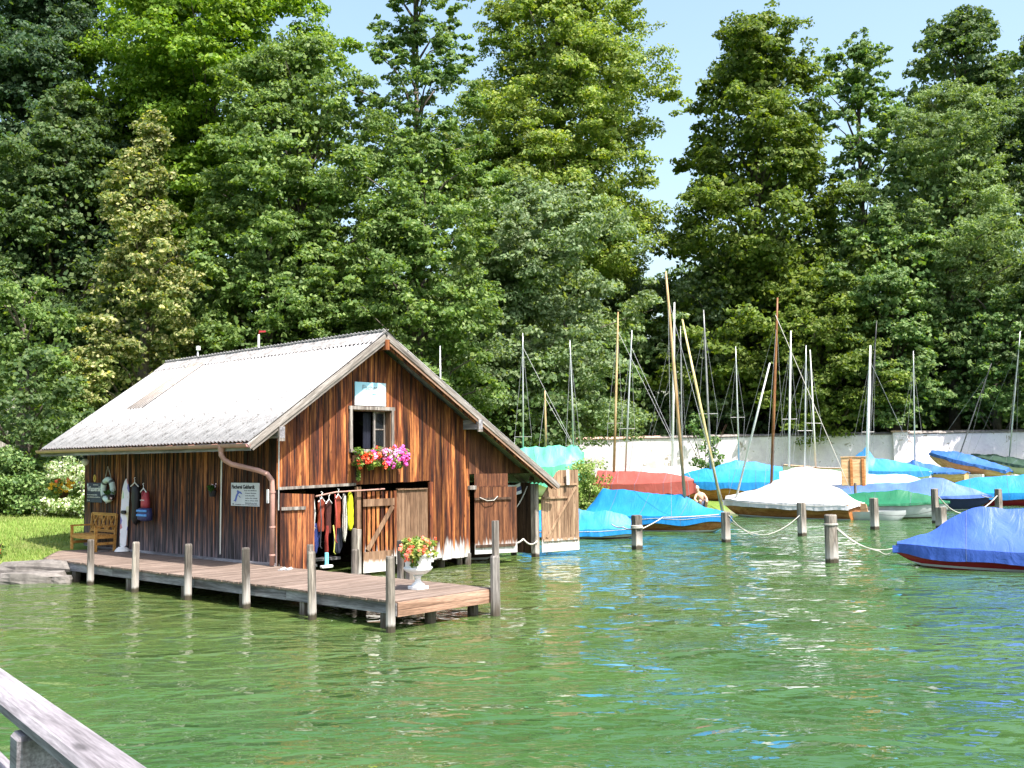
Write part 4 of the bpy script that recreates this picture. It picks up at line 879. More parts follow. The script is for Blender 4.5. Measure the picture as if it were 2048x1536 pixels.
def boat(label, stern, bow, z, beam, fb, hull='white', stripe=None, boot=None, cover=None, skirt=.15, ridge=((0, .1), (.5, .4), (1, .0)), mast=None, cat='sailing boat', group='boats in the harbour', transom=.75, pitch=0, name='covered_boat', heel=0, wr=1., seed=0, open_=False, sharp=1.0, lash=False):
    st, bw = Vector((*stern, z)), Vector((*bow, z)); L = (bw-st).length; rz = math.atan2(bw.y-st.y, bw.x-st.x)
    e = empty(name, st, rz, label, cat, group); e.rotation_euler = (heel, -pitch, rz)
    keel0 = -.22
    def sheer(s): return fb*(1+.45*max(0, s-.35)**1.6+.06*(1-s))
    def keel(s): return keel0 if s < .7 else lerp(keel0, sheer(1)*.55, ((s-.7)/.3)**2.2)
    def hullp(s, t, zf=None):
        b_ = beam/2*halfbeam(s, transom); zk, zs = keel(s), sheer(s); a = abs(t)
        return Vector((s*L+(.0 if s < .98 else .0), math.copysign(b_*min(1, a**.55*1.02), t) if t else 0, lerp(zk, zs, a**1.7)))
    ns, ntt = 22, 15
    hb = MB().grid(lambda i, j: hullp(i, j*2-1), ns, ntt)
    hb.add([hullp(0, j/(ntt-1)*2-1) for j in range(ntt)]+[Vector((0, 0, sheer(0)))], [(j, ntt, j+1) for j in range(ntt-1)])
    o = hb.obj('hull', HM[hull], e, smooth=True)
    def band(nm, lo, hi, m_, out=.008):
        b = MB()
        for sg in (-1, 1):
            def f(i, j):
                s = i*.995; zk, zs = keel(s), sheer(s); zz = lerp(lo(s), hi(s), j); zz = max(zz, zk+.01); a = ((zz-zk)/(zs-zk))**(1/1.7); b_ = beam/2*halfbeam(s, transom)
                return (s*L+(out if s > .9 else 0), sg*(b_*min(1, a**.55*1.02)+out), zz)
            b.grid(f, ns, 3)
        return b.obj(nm, m_, e, smooth=True)
    if boot: band('boot_stripe', lambda s: -.02+.10*max(0, s-.5), lambda s: .035+.10*max(0, s-.5), HM[boot] if boot in HM else M_white)
    if stripe: band('rub_rail', lambda s: sheer(s)-.06, lambda s: sheer(s)-.01, HM[stripe], .02)
    if open_:
        wl = MB()
        for sg in (-1, 1):
            wl.grid(lambda i, j: (i*L, sg*(beam/2*halfbeam(i, transom)-.03-.09*j), sheer(i)+.012), ns, 2)
        wl.obj('side_deck', HM['pale'], e)
        MB().grid(lambda i, j: (L*(.62+.37*i), (j*2-1)*(beam/2*halfbeam(.62+.37*i, transom)-.02), sheer(.62+.37*i)+.03*(1-(j*2-1)**2)+.01), 10, 7).obj('foredeck', HM['pale'], e, smooth=True)
        for s_ in (.2, .45): MB().box((s_*L, 0, sheer(s_)-.12), (.22, beam*.86, .03)).obj('thwart', HM['pale'], e)
        MB().grid(lambda i, j: (L*i*.95, (j*2-1)*(beam/2*halfbeam(i*.95, transom)*.8), -.02), 8, 5).obj('cockpit_floor', HM['pale'], e)
    if cover:
        q = seed*3.7
        def cov(i, j):
            s = -.015+1.03*i; sc = min(max(s, 0), 1); t = (j*2-1)*1.28; a = abs(t); h = interp(ridge, sc); b_ = beam/2*halfbeam(sc, transom)+.03; zs = sheer(sc)+.015
            fold = .03*wr*noise.noise(Vector((s*48+q, 3.3, q))); nz = noise.noise(Vector((s*9+q, t*1.1, q)))*.055*wr+noise.noise(Vector((s*22+t*4+q, t*1.4, q)))*.022*wr
            if a <= 1:
                zz = zs+h*(1-a**sharp)-.10*h*math.sin(math.pi*a)+nz*(1-a*.6)*(.4+min(1, h*1.4)); y_ = b_*t
            else:
                k = (a-1)/.28; zz = zs-skirt*k*(1+.35*noise.noise(Vector((s*6+q, q, 1 if t > 0 else 5)))); y_ = math.copysign(b_+.015*k+(nz*.5+fold)*k, t)
            x_ = s*L
            if s < 0 or s > 1: zz = min(zz, zs-skirt*.8+.1*(1-a) if a < 1 else zz)
            return (x_, y_, zz)
        co = MB().grid(cov, 110, 37).obj('cover', CV[cover], e, smooth=True); co.data.set_sharp_from_angle(angle=math.radians(38))
        for i_ in ((.22, .45, .72) if L > 4 else (.5,)):
            MB().tube([Vector(cov(i_, (k+.0)/36))+Vector((0, 0, .004)) for k in range(0, 37, 2)], .007, 4).obj('seam', M_seam, e)
        if lash: MB().tube([Vector(cov(.02+.96*k/40, .05))+Vector((0, .012 if False else 0, .06))+Vector((0, -.0, 0)) for k in range(41)], .009, 4).tube([Vector(cov(.02+.96*k/40, .95))+Vector((0, 0, .06)) for k in range(41)], .009, 4).obj('lashing', M_rope, e)
        # lashing line under the cover edge
    for mk in (mast or []):
        s_, h_, (dx, dy), r_, mm = mk[:5]; z0 = sheer(s_)+(mk[6] if len(mk) > 6 else -.1); base = Vector((s_*L, 0, z0)); R_ = Matrix.Rotation(-rz, 3, 'Z')
        top = base+Vector((0, 0, h_))+R_ @ Vector((dx, dy, 0))
        mo = MB().tube([base, base.lerp(top, .5), base.lerp(top, .85), top], [r_, r_, r_*.8, r_*.5], 8).obj('mast', M_mast[mm], e, smooth=True)
        if len(mk) > 5 and mk[5]:
            sp_, ws = mk[5]; c_ = base.lerp(top, sp_); 
            if ws: 
                sd = R_ @ Vector((ws, 0, 0)); MB().tube([c_-sd, c_, c_+sd], .010, 5).obj('spreader', M_mast['grey'], mo)
            hp_ = base.lerp(top, .88)
            for a_ in (-1, 1):
                sd = R_ @ Vector((ws*a_, 0, 0)) if ws else Vector((0, 0, 0)); ch = Vector((s_*L-.15, a_*beam/2*.9, sheer(s_)))
                MB().tube([hp_, c_+sd, ch] if ws else [hp_, ch], .0075, 4).obj('stay', M_wire, mo)
            MB().tube([hp_, Vector((L*.98, 0, sheer(1)))], .0075, 4).obj('stay', M_wire, mo)
            MB().tube([base.lerp(top, .97), base+Vector((-.08, .03, .2))], .006, 4).obj('halyard', M_wire, mo)
    return e
# afloat
boat('big blue covered boat with a red hull stripe reaching in from the right edge', (14.6, 23.3), (9.35, 25.9), 0, 1.9, .42, 'red', boot='white', cover='royal', skirt=.27, ridge=((0, .6), (.12, .90), (.70, .92), (.77, .74), (.88, .26), (1, .03)), seed=1, wr=.85, sharp=1.05)
boat('white covered boat with varnished brown hull and brown mast', (14.5, 44.7), (9.95, 49.6), 0, 2.0, .62, 'wood', cover='white', boot='white', skirt=.26, ridge=((0, .15), (.14, .75), (.35, 1.0), (.55, .98), (.78, .45), (1, .1)), seed=2, lash=True, wr=1.0,
     mast=[(.62, 8.6, (.55, 0), .07, 'brown', (.45, 0), .7)])
boat('blue covered boat with varnished hull under a tall wooden mast, in the centre', (3.0, 41.2), (7.75, 38.0), 0, 1.9, .52, 'wood', cover='cyan', boot='white', skirt=.30, ridge=((0, .35), (.1, .98), (.3, .92), (.62, .72), (.68, .78), (.85, .25), (1, .05)), seed=3, lash=True, wr=.8,
     mast=[(.70, 8.5, (-.5, 0), .065, 'wood', (.5, 0), .6)])
boat('small pale hulled boat with cyan cover behind the open lean-to door', (.3, 36.3), (4.2, 35.6), 0, 1.5, .30, 'grey', cover='cyan', boot='dark', skirt=.22, ridge=((0, .5), (.3, .75), (.6, .62), (.85, .5), (1, .05)), seed=4, lash=True, wr=1.4)
boat('white hulled boat under a green cover', (13.6, 46.9), (18.35, 44.6), 0, 1.8, .58, 'grey', cover='green', boot='dark', skirt=.10, ridge=((0, .3), (.3, .45), (.52, .52), (.62, .62), (.8, .35), (1, .02)), seed=5)
boat('long dark hulled boat with a royal blue cover', (16.6, 54.6), (22.6, 50.2), 0, 2.0, .62, 'navy', cover='royal2', skirt=.16, ridge=((0, .2), (.2, .6), (.5, .68), (.66, .86), (.72, .85), (.9, .3), (1, .0)), seed=6, boot='white')
boat('cyan covered boat with a dark red hull at the right edge', (22.9, 57.0), (30.0, 54.2), 0, 2.2, .62, 'red', cover='cyan', skirt=.34, ridge=((0, .1), (.2, .75), (.5, .9), (.62, 1.0), (1, .4)), seed=7)
b23 = boat('low boat with a cyan cover and a bright boarding ladder at the right edge', (21.3, 44.0), (26.2, 42.4), 0, 1.7, .36, 'white', cover='cyan', skirt=.15, ridge=((0, .06), (.4, .22), (1, .1)), seed=8, cat='motor boat')
lad = MB()
for a_ in (-.16, .16): lad.tube([(.22, a_, .2), (.22, a_, .72), (.30, a_, .80), (.42, a_, .78), (.50, a_, .35)], .018, 6)
lad.tube([(.22, -.16, .55), (.22, .16, .55)], .014, 6).tube([(.22, -.16, .35), (.22, .16, .35)], .014, 6); lad.obj('ladder', M_metal, b23, smooth=True)
boat('grey inflatable dinghy at the stern of the white covered boat', (14.0, 45.2), (16.3, 43.9), 0, 1.1, .33, 'grey', cat='dinghy', name='dinghy', transom=.9)
lbt = boat('small dark boat moored inside the lean-to', tuple(HW(7.2, 2.6))[:2], tuple(HW(7.2, .3))[:2], 0, 1.1, .38, 'dark', boot='white', cat='rowing boat', name='rowing_boat', group='boats in the harbour')
rud = empty('rudder', (14.62, 44.55, .1), math.radians(-47), 'varnished wooden rudder hung on the stern of the white covered boat', 'rudder')
MB().prism([(0, 0, -.35), (.34, 0, -.3), (.38, 0, .05), (.26, 0, .55), (0, 0, .6)], (0, .04, 0)).obj('blade', HM['pale'], rud)
# white props and leaning poles between the boats
def pole(name, a, b_, r, mm, label, cat='spar', group=None):
    return tag(MB().tube([a, Vector(a).lerp(Vector(b_), .6), b_], [r, r*.95, r*.6], 8).obj(name, M_mast[mm], None, smooth=True), label, cat, group)
pole('spar', (7.55, 38.2, .75), (6.45, 39.3, 7.9), .055, 'yellow', 'yellow spar leaning from the bow of the centre blue boat to its mast top')
pole('spar', (10.3, 48.9, .75), (11.6, 47.0, 6.9), .05, 'white', 'white spar leaning from the bow of the white covered boat towards its brown mast')
rope('long white stay running down from the brown mast top to the stern', [(12.0, 47.3, 9.1), (14.4, 44.9, 1.1)], .014, 0)

# ashore on the bank
def on(p): return gz(*p)
AS = 'boats laid up on the bank'
def ashore(label, stern, bow, **k):
    m_ = ((stern[0]+bow[0])/2, (stern[1]+bow[1])/2); dz = k.pop('dz', .24); return boat(label, stern, bow, gz(*m_)+dz, group=AS, **k)
ashore('long boat with light blue cover and dark blue sides on the bank behind the person', (13.6, 53.8), (8.2, 55.2), beam=2.0, fb=.75, hull='wood', cover='cyan', skirt=.36, ridge=((0, .55), (.3, .62), (.62, .70), (.75, .6), (1, .05)), seed=11, mast=[(.62, 8.4, (-.15, 0), .055, 'grey', (.35, .5), .6)], dz=.1)
ashore('bright blue tarpaulin boat by the white wall behind the long light blue one', (16.0, 62.5), (11.5, 63.5), beam=1.7, fb=.6, hull='white', cover='blue', skirt=.2, ridge=((0, .3), (.35, .65), (.6, .75), (1, .0)), seed=12, mast=[(.55, 6.9, (0, 0), .045, 'silver', (.38, .42), .7)])
ashore('pale covered boat with a hatch behind the white covered boat', (18.2, 55.8), (13.6, 57.3), beam=1.9, fb=.7, hull='white', cover='white', skirt=.2, ridge=((0, .25), (.25, .55), (.6, .75), (1, .1)), seed=13, mast=[(.72, 7.4, (.35, 0), .06, 'white', (.35, .4), .7), (.55, 6.6, (.3, 0), .045, 'silver', (.3, .4), .7)])
ashore('white tarpaulin boat at the sunlit part of the wall', (11.4, 59.6), (7.3, 61.2), beam=1.6, fb=.5, hull='white', cover='white', skirt=.2, ridge=((0, .2), (.4, .55), (.7, .45), (1, .0)), seed=14, mast=[(.55, 9.6, (.35, 0), .075, 'white', (.3, .0), .4), (.42, 8.2, (.1, 0), .04, 'grey', (.3, 0), .4)])
ashore('boat wrapped in a rust red tarpaulin beside the green bush', (4.0, 50.2), (8.3, 48.4), beam=1.8, fb=.8, hull='dark', cover='red', skirt=.62, ridge=((0, .62), (.3, .6), (.7, .48), (.9, .25), (1, .05)), seed=15, wr=.6, dz=.2, mast=[(.18, 7.6, (.35, 0), .06, 'wood', (.3, .35), .6), (.30, 6.7, (.45, 0), .04, 'silver', (.3, .35), .6)])
ashore('high boat under a pale green striped tarpaulin behind the boathouse', (-.6, 50.0), (3.3, 48.6), beam=2.2, fb=1.1, hull='white', cover='mint', skirt=.9, ridge=((0, .8), (.4, .95), (.85, .9), (1, .45)), seed=16, wr=2.2, dz=.45, mast=[(.28, 5.6, (.05, 0), .035, 'silver', (.12, .4), .8), (.55, 2.8, (-.0, 0), .05, 'wood', (.5, .0), .8), (.88, 5.0, (-.1, 0), .035, 'silver', (.4, .0), .8)])
ashore('open wooden dinghy with white hull on the bank by the wall', (21.6, 66.2), (17.4, 68.0), beam=1.8, fb=.62, hull='white', open_=True, stripe='wood', pitch=.03, mast=[(.55, 7.6, (-.35, 0), .055, 'white', (.38, .5), -.1)], name='sailing_dinghy', cat='dinghy', dz=.35)
ashore('peaked blue tarpaulin boat behind the wooden board', (25.8, 65.2), (21.3, 67.6), beam=1.8, fb=.55, hull='white', cover='blue', skirt=.3, ridge=((0, .1), (.3, .55), (.64, .85), (.74, 1.5), (.8, 1.2), (1, .3)), seed=17, wr=1.4, mast=[(.72, 8.4, (.9, 0), .055, 'black', (.6, .0), 1.2)], dz=.35)
ashore('blue covered dinghy with a light wooden transom', (28.2, 65.6), (24.6, 68.4), beam=1.6, fb=.5, hull='pale', cover='navy', skirt=.12, ridge=((0, .05), (.3, .35), (.7, .75), (.8, .5), (1, .25)), seed=18, wr=1.6, mast=[(.68, 7.2, (.2, 0), .04, 'silver', (.28, .45), .6)], dz=.3, name='sailing_dinghy', cat='dinghy')
ashore('narrow white hull beside the dinghy with wooden transom', (29.8, 66.8), (27.0, 69.0), beam=.7, fb=.3, hull='white', open_=True, name='rowing_boat', cat='rowing boat', dz=.3)
ashore('dark blue tarpaulin boat tilted bow up against the wall', (31.2, 66.6), (27.6, 70.2), beam=1.5, fb=.5, hull='pale', cover='navy', skirt=.2, ridge=((0, .15), (.3, .35), (.6, .5), (1, .15)), seed=19, pitch=.22, dz=.3, wr=1.6, mast=[(.62, 6.0, (.95, 0), .045, 'black', (.5, .0), .5)])
ashore('dark green tarpaulin boat tilted against the wall', (34.4, 66.6), (30.8, 71.2), beam=1.5, fb=.45, hull='white', cover='dgreen', skirt=.16, ridge=((0, .1), (.4, .35), (.7, .35), (1, .1)), seed=20, pitch=.16, dz=.3, wr=2, mast=[(.55, 8.2, (-.2, 0), .045, 'silver', (.4, .0), .4)])
ashore('royal blue covered boat at the right edge by the wall', (37.5, 64.0), (33.2, 67.5), beam=1.7, fb=.55, hull='white', cover='royal', skirt=.2, ridge=((0, .3), (.5, .6), (.7, .7), (1, .1)), seed=21, dz=.5, wr=1.3, mast=[(.7, 6.0, (.1, 0), .05, 'black', (.4, .0), .7)])
ashore('pale aqua covered boat between the wooden board and the royal blue one', (17.4, 60.6), (23.2, 59.0), beam=2.0, fb=.6, hull='white', cover='aqua', skirt=.2, ridge=((0, .3), (.3, .6), (.8, .45), (1, .05)), seed=22, dz=.05, mast=[(.46, 7.4, (.5, 0), .085, 'white', (.33, .35), .5)])
ashore('low sky blue covered boat behind the big cyan covered one', (30.2, 60.5), (25.2, 61.4), beam=1.9, fb=.55, hull='white', cover='sky', skirt=.2, ridge=((0, .3), (.5, .45), (.8, .3), (1, .0)), seed=23, dz=.0)
# masts of the boats hidden behind the boathouse
for x_, y_, h_, r_, mm, lb in ((-14.4, 48, 7.9, .055, 'white', 'short black topped white mast seen over the left of the boathouse roof'), (-11.6, 48, 8.6, .07, 'white', 'thick white mast with red wind vane over the boathouse roof'), (-11.0, 48, 8.0, .03, 'silver', 'thin mast just right of the thick white one over the roof'),
        (-5.0, 50, 7.8, .03, 'silver', 'thin mast tip beside the roof ridge'), (-3.4, 50, 8.2, .045, 'silver', 'bare silver mast standing over the right roof slope')):
    o = pole('mast', (x_, y_, gz(x_, y_)), (x_-.02, y_, h_), r_, mm, lb, 'mast', 'masts behind the boathouse')
    if 'vane' in lb: tag(MB().box((.15, 0, 0), (.3, .02, .08)).bar((0, 0, -.2), (0, 0, .05), .02, .02).obj('wind_vane', HM['red'], o)).location = (x_, y_, h_+.15)
    if 'black' in lb: MB().lathe([(0, 0), (.1, .02), (.1, .2), (0, .22)], (x_, y_, h_), 10).obj('mast_head', M_white, o)
# upright wooden board
wb = empty('rudder_board', (16.25, 50.3, .0), -.15, 'upright brown wooden board with ribs standing among the boats', 'board')
MB().box((0, 0, 1.95), (1.15, .06, 1.35)).obj('panel', HM['pale'], wb, bevel=.02)
for x_ in (-.12, .42): MB().box((x_, -.07, 1.9), (.13, .09, 1.3)).obj('rib', HM['wood'], wb, bevel=.01)
MB().box((0, -.02, 2.64), (1.2, .1, .05)).obj('cap', HM['pale'], wb); MB().tube([(.05, 0, -1), (.05, 0, 1.4)], .07, 8).obj('support_post', W_pile, wb)

# person crouching on the bank
px0 = Vector((8.8, 49.7, 0)); px0.z = gz(8.8, 49.7)
pe = empty('person', px0, 0, 'white haired person without shirt bending forward between the blue boat and the bank', 'person')
SK = plain('skin', (.62, .38, .28), .6, nscale=3, namt=.06); HR = plain('white_hair', (.72, .70, .66), .8, nscale=30, namt=.1); TR = plain('trousers', (.10, .12, .2), .8)
def skinobj(name, V, E, Rr, mat, parent):
    import bmesh
    me = bpy.data.meshes.new(name); bm = bmesh.new(); L_ = bm.verts.layers.skin.verify(); vs = [bm.verts.new(v) for v in V]
    for a, b_ in E: bm.edges.new((vs[a], vs[b_]))
    for v, r_ in zip(vs, Rr): v[L_].radius = r_ if isinstance(r_, tuple) else (r_, r_)
    vs[0][L_].use_root = True; bm.to_mesh(me); bm.free(); me.materials.append(mat); o = bpy.data.objects.new(name, me); C.objects.link(o); o.parent = parent
    o.modifiers.new('skin', 'SKIN').use_smooth_shade = True; s_ = o.modifiers.new('sub', 'SUBSURF'); s_.levels = 2; s_.render_levels = 2; return o
# pelvis 0, waist 1, chest 2, neck 3, head 4,5 ; arms 6-11 ; legs 12-17
V = [(.12, .1, .34), (.07, .04, .50), (-.02, -.02, .68), (-.10, -.04, .84), (-.15, -.06, .94), (-.17, -.06, 1.05),
     (.16, -.02, .72), (.28, -.12, .52), (.24, -.32, .42), (.2, -.38, .38), (-.2, -.04, .72), (-.3, -.14, .52), (-.24, -.34, .42), (-.2, -.40, .38),
     (.22, .08, .30), (.26, -.26, .46), (.24, .0, .07), (.24, -.14, .03), (.0, .08, .30), (-.06, -.26, .46), (-.03, .0, .07), (-.03, -.14, .03)]
E_ = [(0, 1), (1, 2), (2, 3), (3, 4), (4, 5), (2, 6), (6, 7), (7, 8), (8, 9), (2, 10), (10, 11), (11, 12), (12, 13), (0, 14), (14, 15), (15, 16), (16, 17), (0, 18), (18, 19), (19, 20), (20, 21)]
Rr = [(.17, .13), (.16, .12), (.19, .13), .065, .09, .085, .075, .055, .04, .04, .075, .055, .04, .04, .1, .075, .05, .04, .1, .075, .05, .04]
skinobj('body', V, E_, Rr, SK, pe)
skinobj('trousers', [(.12, .1, .34), (.22, .07, .30), (.26, -.22, .45), (.0, .07, .30), (-.06, -.22, .45)], [(0, 1), (1, 2), (0, 3), (3, 4)], [(.19, .15), .125, .1, .125, .1], TR, pe)
MB().grid(lambda i, j: (-.17+.115*math.sin(i*1.7)*math.cos(j*6.283), -.045+.12*math.sin(i*1.7)*math.sin(j*6.283), 1.035+.115*math.cos(i*1.7)), 8, 17).obj('hair', HR, pe, smooth=True)
for a_ in (-1, 1): MB().lathe([(0, -.02), (.02, 0), (0, .02)], (-.17+a_*.098, -.05, .99), 8).obj('ear', SK, pe, smooth=True)

# ------------------------------------------------------------------ lakeside wall
M_plaster, t, b = newmat('lime_plaster'); tc = N(t, 'ShaderNodeTexCoord')
n1 = noise_(t, tc.outputs['Object'], 1.1, 7, .72, .4); n2 = noise_(t, tc.outputs['Object'], 6, 4, .6); n3 = noise_(t, tc.outputs['Object'], .5, 4, .6)
c = ramp(t, [(.35, (.64, .57, .68)), (.6, (.80, .74, .83))], n1); c = mix(t, c, (.30, .25, .22), ramp(t, [(.60, (0, 0, 0)), (.64, (1, 1, 1))], n1)); c = mix(t, c, (.40, .38, .38), ramp(t, [(.58, (0, 0, 0)), (.8, (1, 1, 1))], n3)); c = mix(t, c, (.2, .18, .17), ramp(t, [(.68, (0, 0, 0)), (.72, (1, 1, 1))], n2))
t.links.new(c, b.inputs['Base Color']); b.inputs['Roughness'].default_value = .9; bump(t, b, n1, .6, .05)
WA, WB = Vector((4.0, 78.5, 0)), Vector((42, 69.2, 0)); wrz = math.atan2(WB.y-WA.y, WB.x-WA.x); WL = (WB-WA).length
lw = empty('lakeside_wall', (WA.x, WA.y, 1.2), wrz, 'long whitewashed plaster wall with patches of bare masonry behind the boats', 'wall')
top = 2.95
b = MB(); b.box((WL/2, 0, top/2-.3), (WL, .5, top+.6)); b.obj('wall_body', M_plaster, lw, bevel=.03)
M_tile = plain('coping_stone', (.26, .23, .22), .9, nscale=3, namt=.35, bmp=.6); M_tile2 = plain('coping_tile', (.50, .33, .27), .9, nscale=3, namt=.3, bmp=.6)
cm = MB().prism([(0, -.33, 0), (.98, -.33, 0), (.98, .0, .14), (0, .0, .14)], (0, 0, .05)).prism([(0, .33, 0), (.98, .33, 0), (.98, .0, .14), (0, .0, .14)], (0, 0, .05)).mesh('coping_stone')
for k in range(int(WL)):
    me = cm
    if len(me.materials) == 0: me.materials.append(M_tile)
    if k < 7:
        if k == 0: cm2 = cm.copy(); cm2.materials.clear(); cm2.materials.append(M_tile2)
        me = cm2
    inst('coping_stone', me, lw, (k+.01, 0, top+.02+random.uniform(-.02, .02)), (random.uniform(-.03, .03), 0, random.uniform(-.01, .01)))
for xx in (23.5,): 
    MB().box((xx, -.35, top/2-.2), (1.0, .5, top+.7)).obj('pier', M_plaster, lw, bevel=.03); MB().box((xx, -.35, top+.2), (1.2, .7, .1)).obj('pier_cap', M_tile2, lw)
plant('climbing_shrub', (12.1, 66.5, gz(12.1, 66.5)), 'leafy shrub growing in front of the white wall beside the tall masts', 'shrub', [(rq.uniform(-.8, .8), rq.uniform(-.6, .6), z_, .45, .45, .3) for z_ in np.arange(.6, 4.3, .16)]+dome(14, 1.1, 3.2, .35, rq), 26, .26, leafmat('climber_leaf', (.03, .09, .02), (.07, .16, .035), (.15, .24, .06), .25), 6)
plant('shrub', (2.95, 42.0+1.6, gz(2.95, 43.6)), 'bright green bush growing between the lean-to door and the red tarpaulin', 'shrub', [(*(np.array([rq.normal()*.42, rq.normal()*.35, .2+2.2*rq.random()])), .3, .3, .25) for _ in range(90)], 60, .11, leafmat('bright_leaf', (.07, .15, .02), (.15, .27, .04), (.32, .40, .12), .25), 7)

# ------------------------------------------------------------------ pier rail in the foreground
M_rail = wood('rail_wood', (.15, .135, .145), (.235, .215, .235), (.34, .315, .34), axis='x', rough=.8, vary=.03, grain=1.3)
A_, d_ = Vector((-2.318, 4.341, 0)), Vector((.605, -.796, 0)); rzr = math.atan2(d_.y, d_.x); Lr_ = 2.7
rl = empty('pier_railing', (A_.x, A_.y, 0), rzr, 'weathered grey timber handrail cutting across the bottom left corner', 'railing')
MB().box((Lr_/2, -.0575, 1.975), (Lr_, .115, .05)).obj('handrail', M_rail, rl, bevel=.014)
MB().box((Lr_/2, -.025, 1.675), (Lr_, .11, .045)).obj('lower_rail', M_rail, rl, bevel=.01)
for x_ in (.1, 1.80): MB().bar((x_, -.04, -1.5), (x_, -.04, 1.948), .1, .17, (0, 1, 0)).obj('railing_post', M_rail, rl, bevel=.012)
# ------------------------------------------------------------------ trees
LM = dict(
    maple=leafmat('leaf_maple', (.05, .110, .022), (.10, .185, .038), (.18, .27, .07)),
    maple2=leafmat('leaf_maple_light', (.05, .115, .028), (.095, .185, .045), (.18, .27, .085)),
    beech=leafmat('leaf_beech', (.06, .14, .008), (.11, .22, .014), (.19, .30, .03)),
    beechd=leafmat('leaf_beech_dark', (.045, .090, .010), (.085, .150, .018), (.15, .21, .035)),
    yellow=leafmat('leaf_beech_yellow', (.075, .145, .02), (.135, .22, .032), (.23, .30, .06)),
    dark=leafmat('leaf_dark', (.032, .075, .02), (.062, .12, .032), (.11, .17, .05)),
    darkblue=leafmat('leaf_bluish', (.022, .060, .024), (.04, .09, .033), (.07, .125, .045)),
    pale=leafmat('leaf_pale', (.07, .13, .045), (.12, .20, .075), (.21, .29, .13)),
    linden=leafmat('leaf_linden', (.055, .10, .02), (.12, .175, .04), (.38, .40, .16)),
    willow=leafmat('leaf_willow', (.07, .14, .04), (.12, .20, .055), (.19, .28, .10)),
    spruce=leafmat('leaf_spruce', (.03, .06, .035), (.05, .09, .05), (.08, .12, .07)))
M_bark = plain('bark', (.11, .09, .075), .9, nscale=3, namt=.35, bmp=.8)
rt = np.random.default_rng(77)
def tree(x, y, ztop, zbot, R, kind, cm_, label, nb=None, lf=.27, dens=1.0, group='tall trees behind the boathouse and the wall'):
    R = R*1.15; g = gz(x, y); e = empty('tree', (x, y, g), 0, label, 'tree', group); H = ztop-zbot; zb = zbot-g; zt = ztop-g
    def prof(h):
        if kind == 'cone': return (1-h)**.42*(.75+.3*min(1, h*4+.3))+.07
        if kind == 'tall': return (math.sin(min(1, h*1.15+.12)*math.pi))**.5*.9+.08 if h < .8 else .45*(1-h)/.2+.08
        if kind in ('linden',): return (1-h)**.5*min(1, h*3+.5)
        return math.sqrt(max(0.02, 1-(2*h-.9)**2/1.25)) if h > .35 else .75+.25*h/.35
    area = R*H; nbough = nb or int(max(26, min(250, area*1.5*(1.0 if kind == 'sparse' else 1)))*dens)
    ts = rt.random()*50; pts = []; tr = MB(); lean = rt.normal(size=2)*.02
    th = zb+H*.93
    tr.tube([(0, 0, -.3), (lean[0]*th*.4, lean[1]*th*.4, th*.35), (lean[0]*th, lean[1]*th, th*.7), (lean[0]*th*1.3, lean[1]*th*1.3, th)], [R*.055+.14, R*.045+.1, R*.025+.05, .03], 9)
    for k in range(nbough):
        h = ((k+.5)/nbough)**.9; a = rt.random()*2*math.pi
        if rt.random() < .55: a = -math.pi/2+rt.normal()*.95        # fuller on the lit lake side
        rr = R*prof(h)*(1+.75*noise.noise(Vector((math.cos(a)*1.2, math.sin(a)*1.2, h*H/5+ts))))*(rt.uniform(.5, 1.02) if rt.random() < .8 else rt.uniform(.1, .6)); z = zb+H*h+rt.normal()*.35
        bs = max(.8, R*.235)*rt.uniform(.65, 1.25)*(1.15-.45*h)
        c = np.array([lean[0]*z+rr*math.cos(a), lean[1]*z+rr*math.sin(a), z]); out = np.array([math.cos(a), math.sin(a), 0])
        pts.append((c, bs, out))
        if k % 3 == 0:
            z0 = max(zb*.6, z-rr*.75-.8); tr.tube([(lean[0]*z0, lean[1]*z0, z0), tuple((c+np.array([lean[0]*z0, lean[1]*z0, z0]))/2+np.array([0, 0, .25*rr])), tuple(c)], [.05+R*.012, .05, .018], 5)
    tr.obj('trunk', M_bark, e, smooth=True)
    Pn, Dn, Sn = [], [], []
    for c, bs, out in pts:
        nc = rt.integers(6, 10); lk = rt.uniform(.8, 1.25)
        u = rt.normal(size=(nc, 3)); u /= np.linalg.norm(u, axis=1, keepdims=True); cc = c+u*np.array([bs*1.05, bs*1.05, bs*.78])*(rt.random((nc, 1))**.4)
        if kind == 'beech' and rt.random() < .6: cc[:, 2] -= abs(rt.normal(size=nc))*bs*.9
        cr = bs*rt.uniform(.30, .52, size=nc)*(.8 if kind == 'sparse' else 1)
        for q in range(nc):
            n = int(62*(cr[q]/.55)**2*(.27/lf)**2*.8)+14
            v = rt.normal(size=(n, 3)); v[:, 2] = np.abs(v[:, 2])*.9-.25; v /= np.linalg.norm(v, axis=1, keepdims=True)
            rad = rt.random((n, 1))**.33; P = cc[q]+v*rad*np.array([cr[q]*1.2, cr[q]*1.2, cr[q]*.78]); d = v*.8+out*.35; d[:, 2] += .55
            Pn.append(P); Dn.append(d); Sn.append(np.full(n, lf*lk))
    P = np.concatenate(Pn); D = np.concatenate(Dn); D /= np.linalg.norm(D, axis=1, keepdims=True)
    Vv, F = leaves(P, D, np.concatenate(Sn), .62 if kind != 'willow' else .35, .55, rt)
    fastmesh('crown', Vv, F, LM[cm_], e)
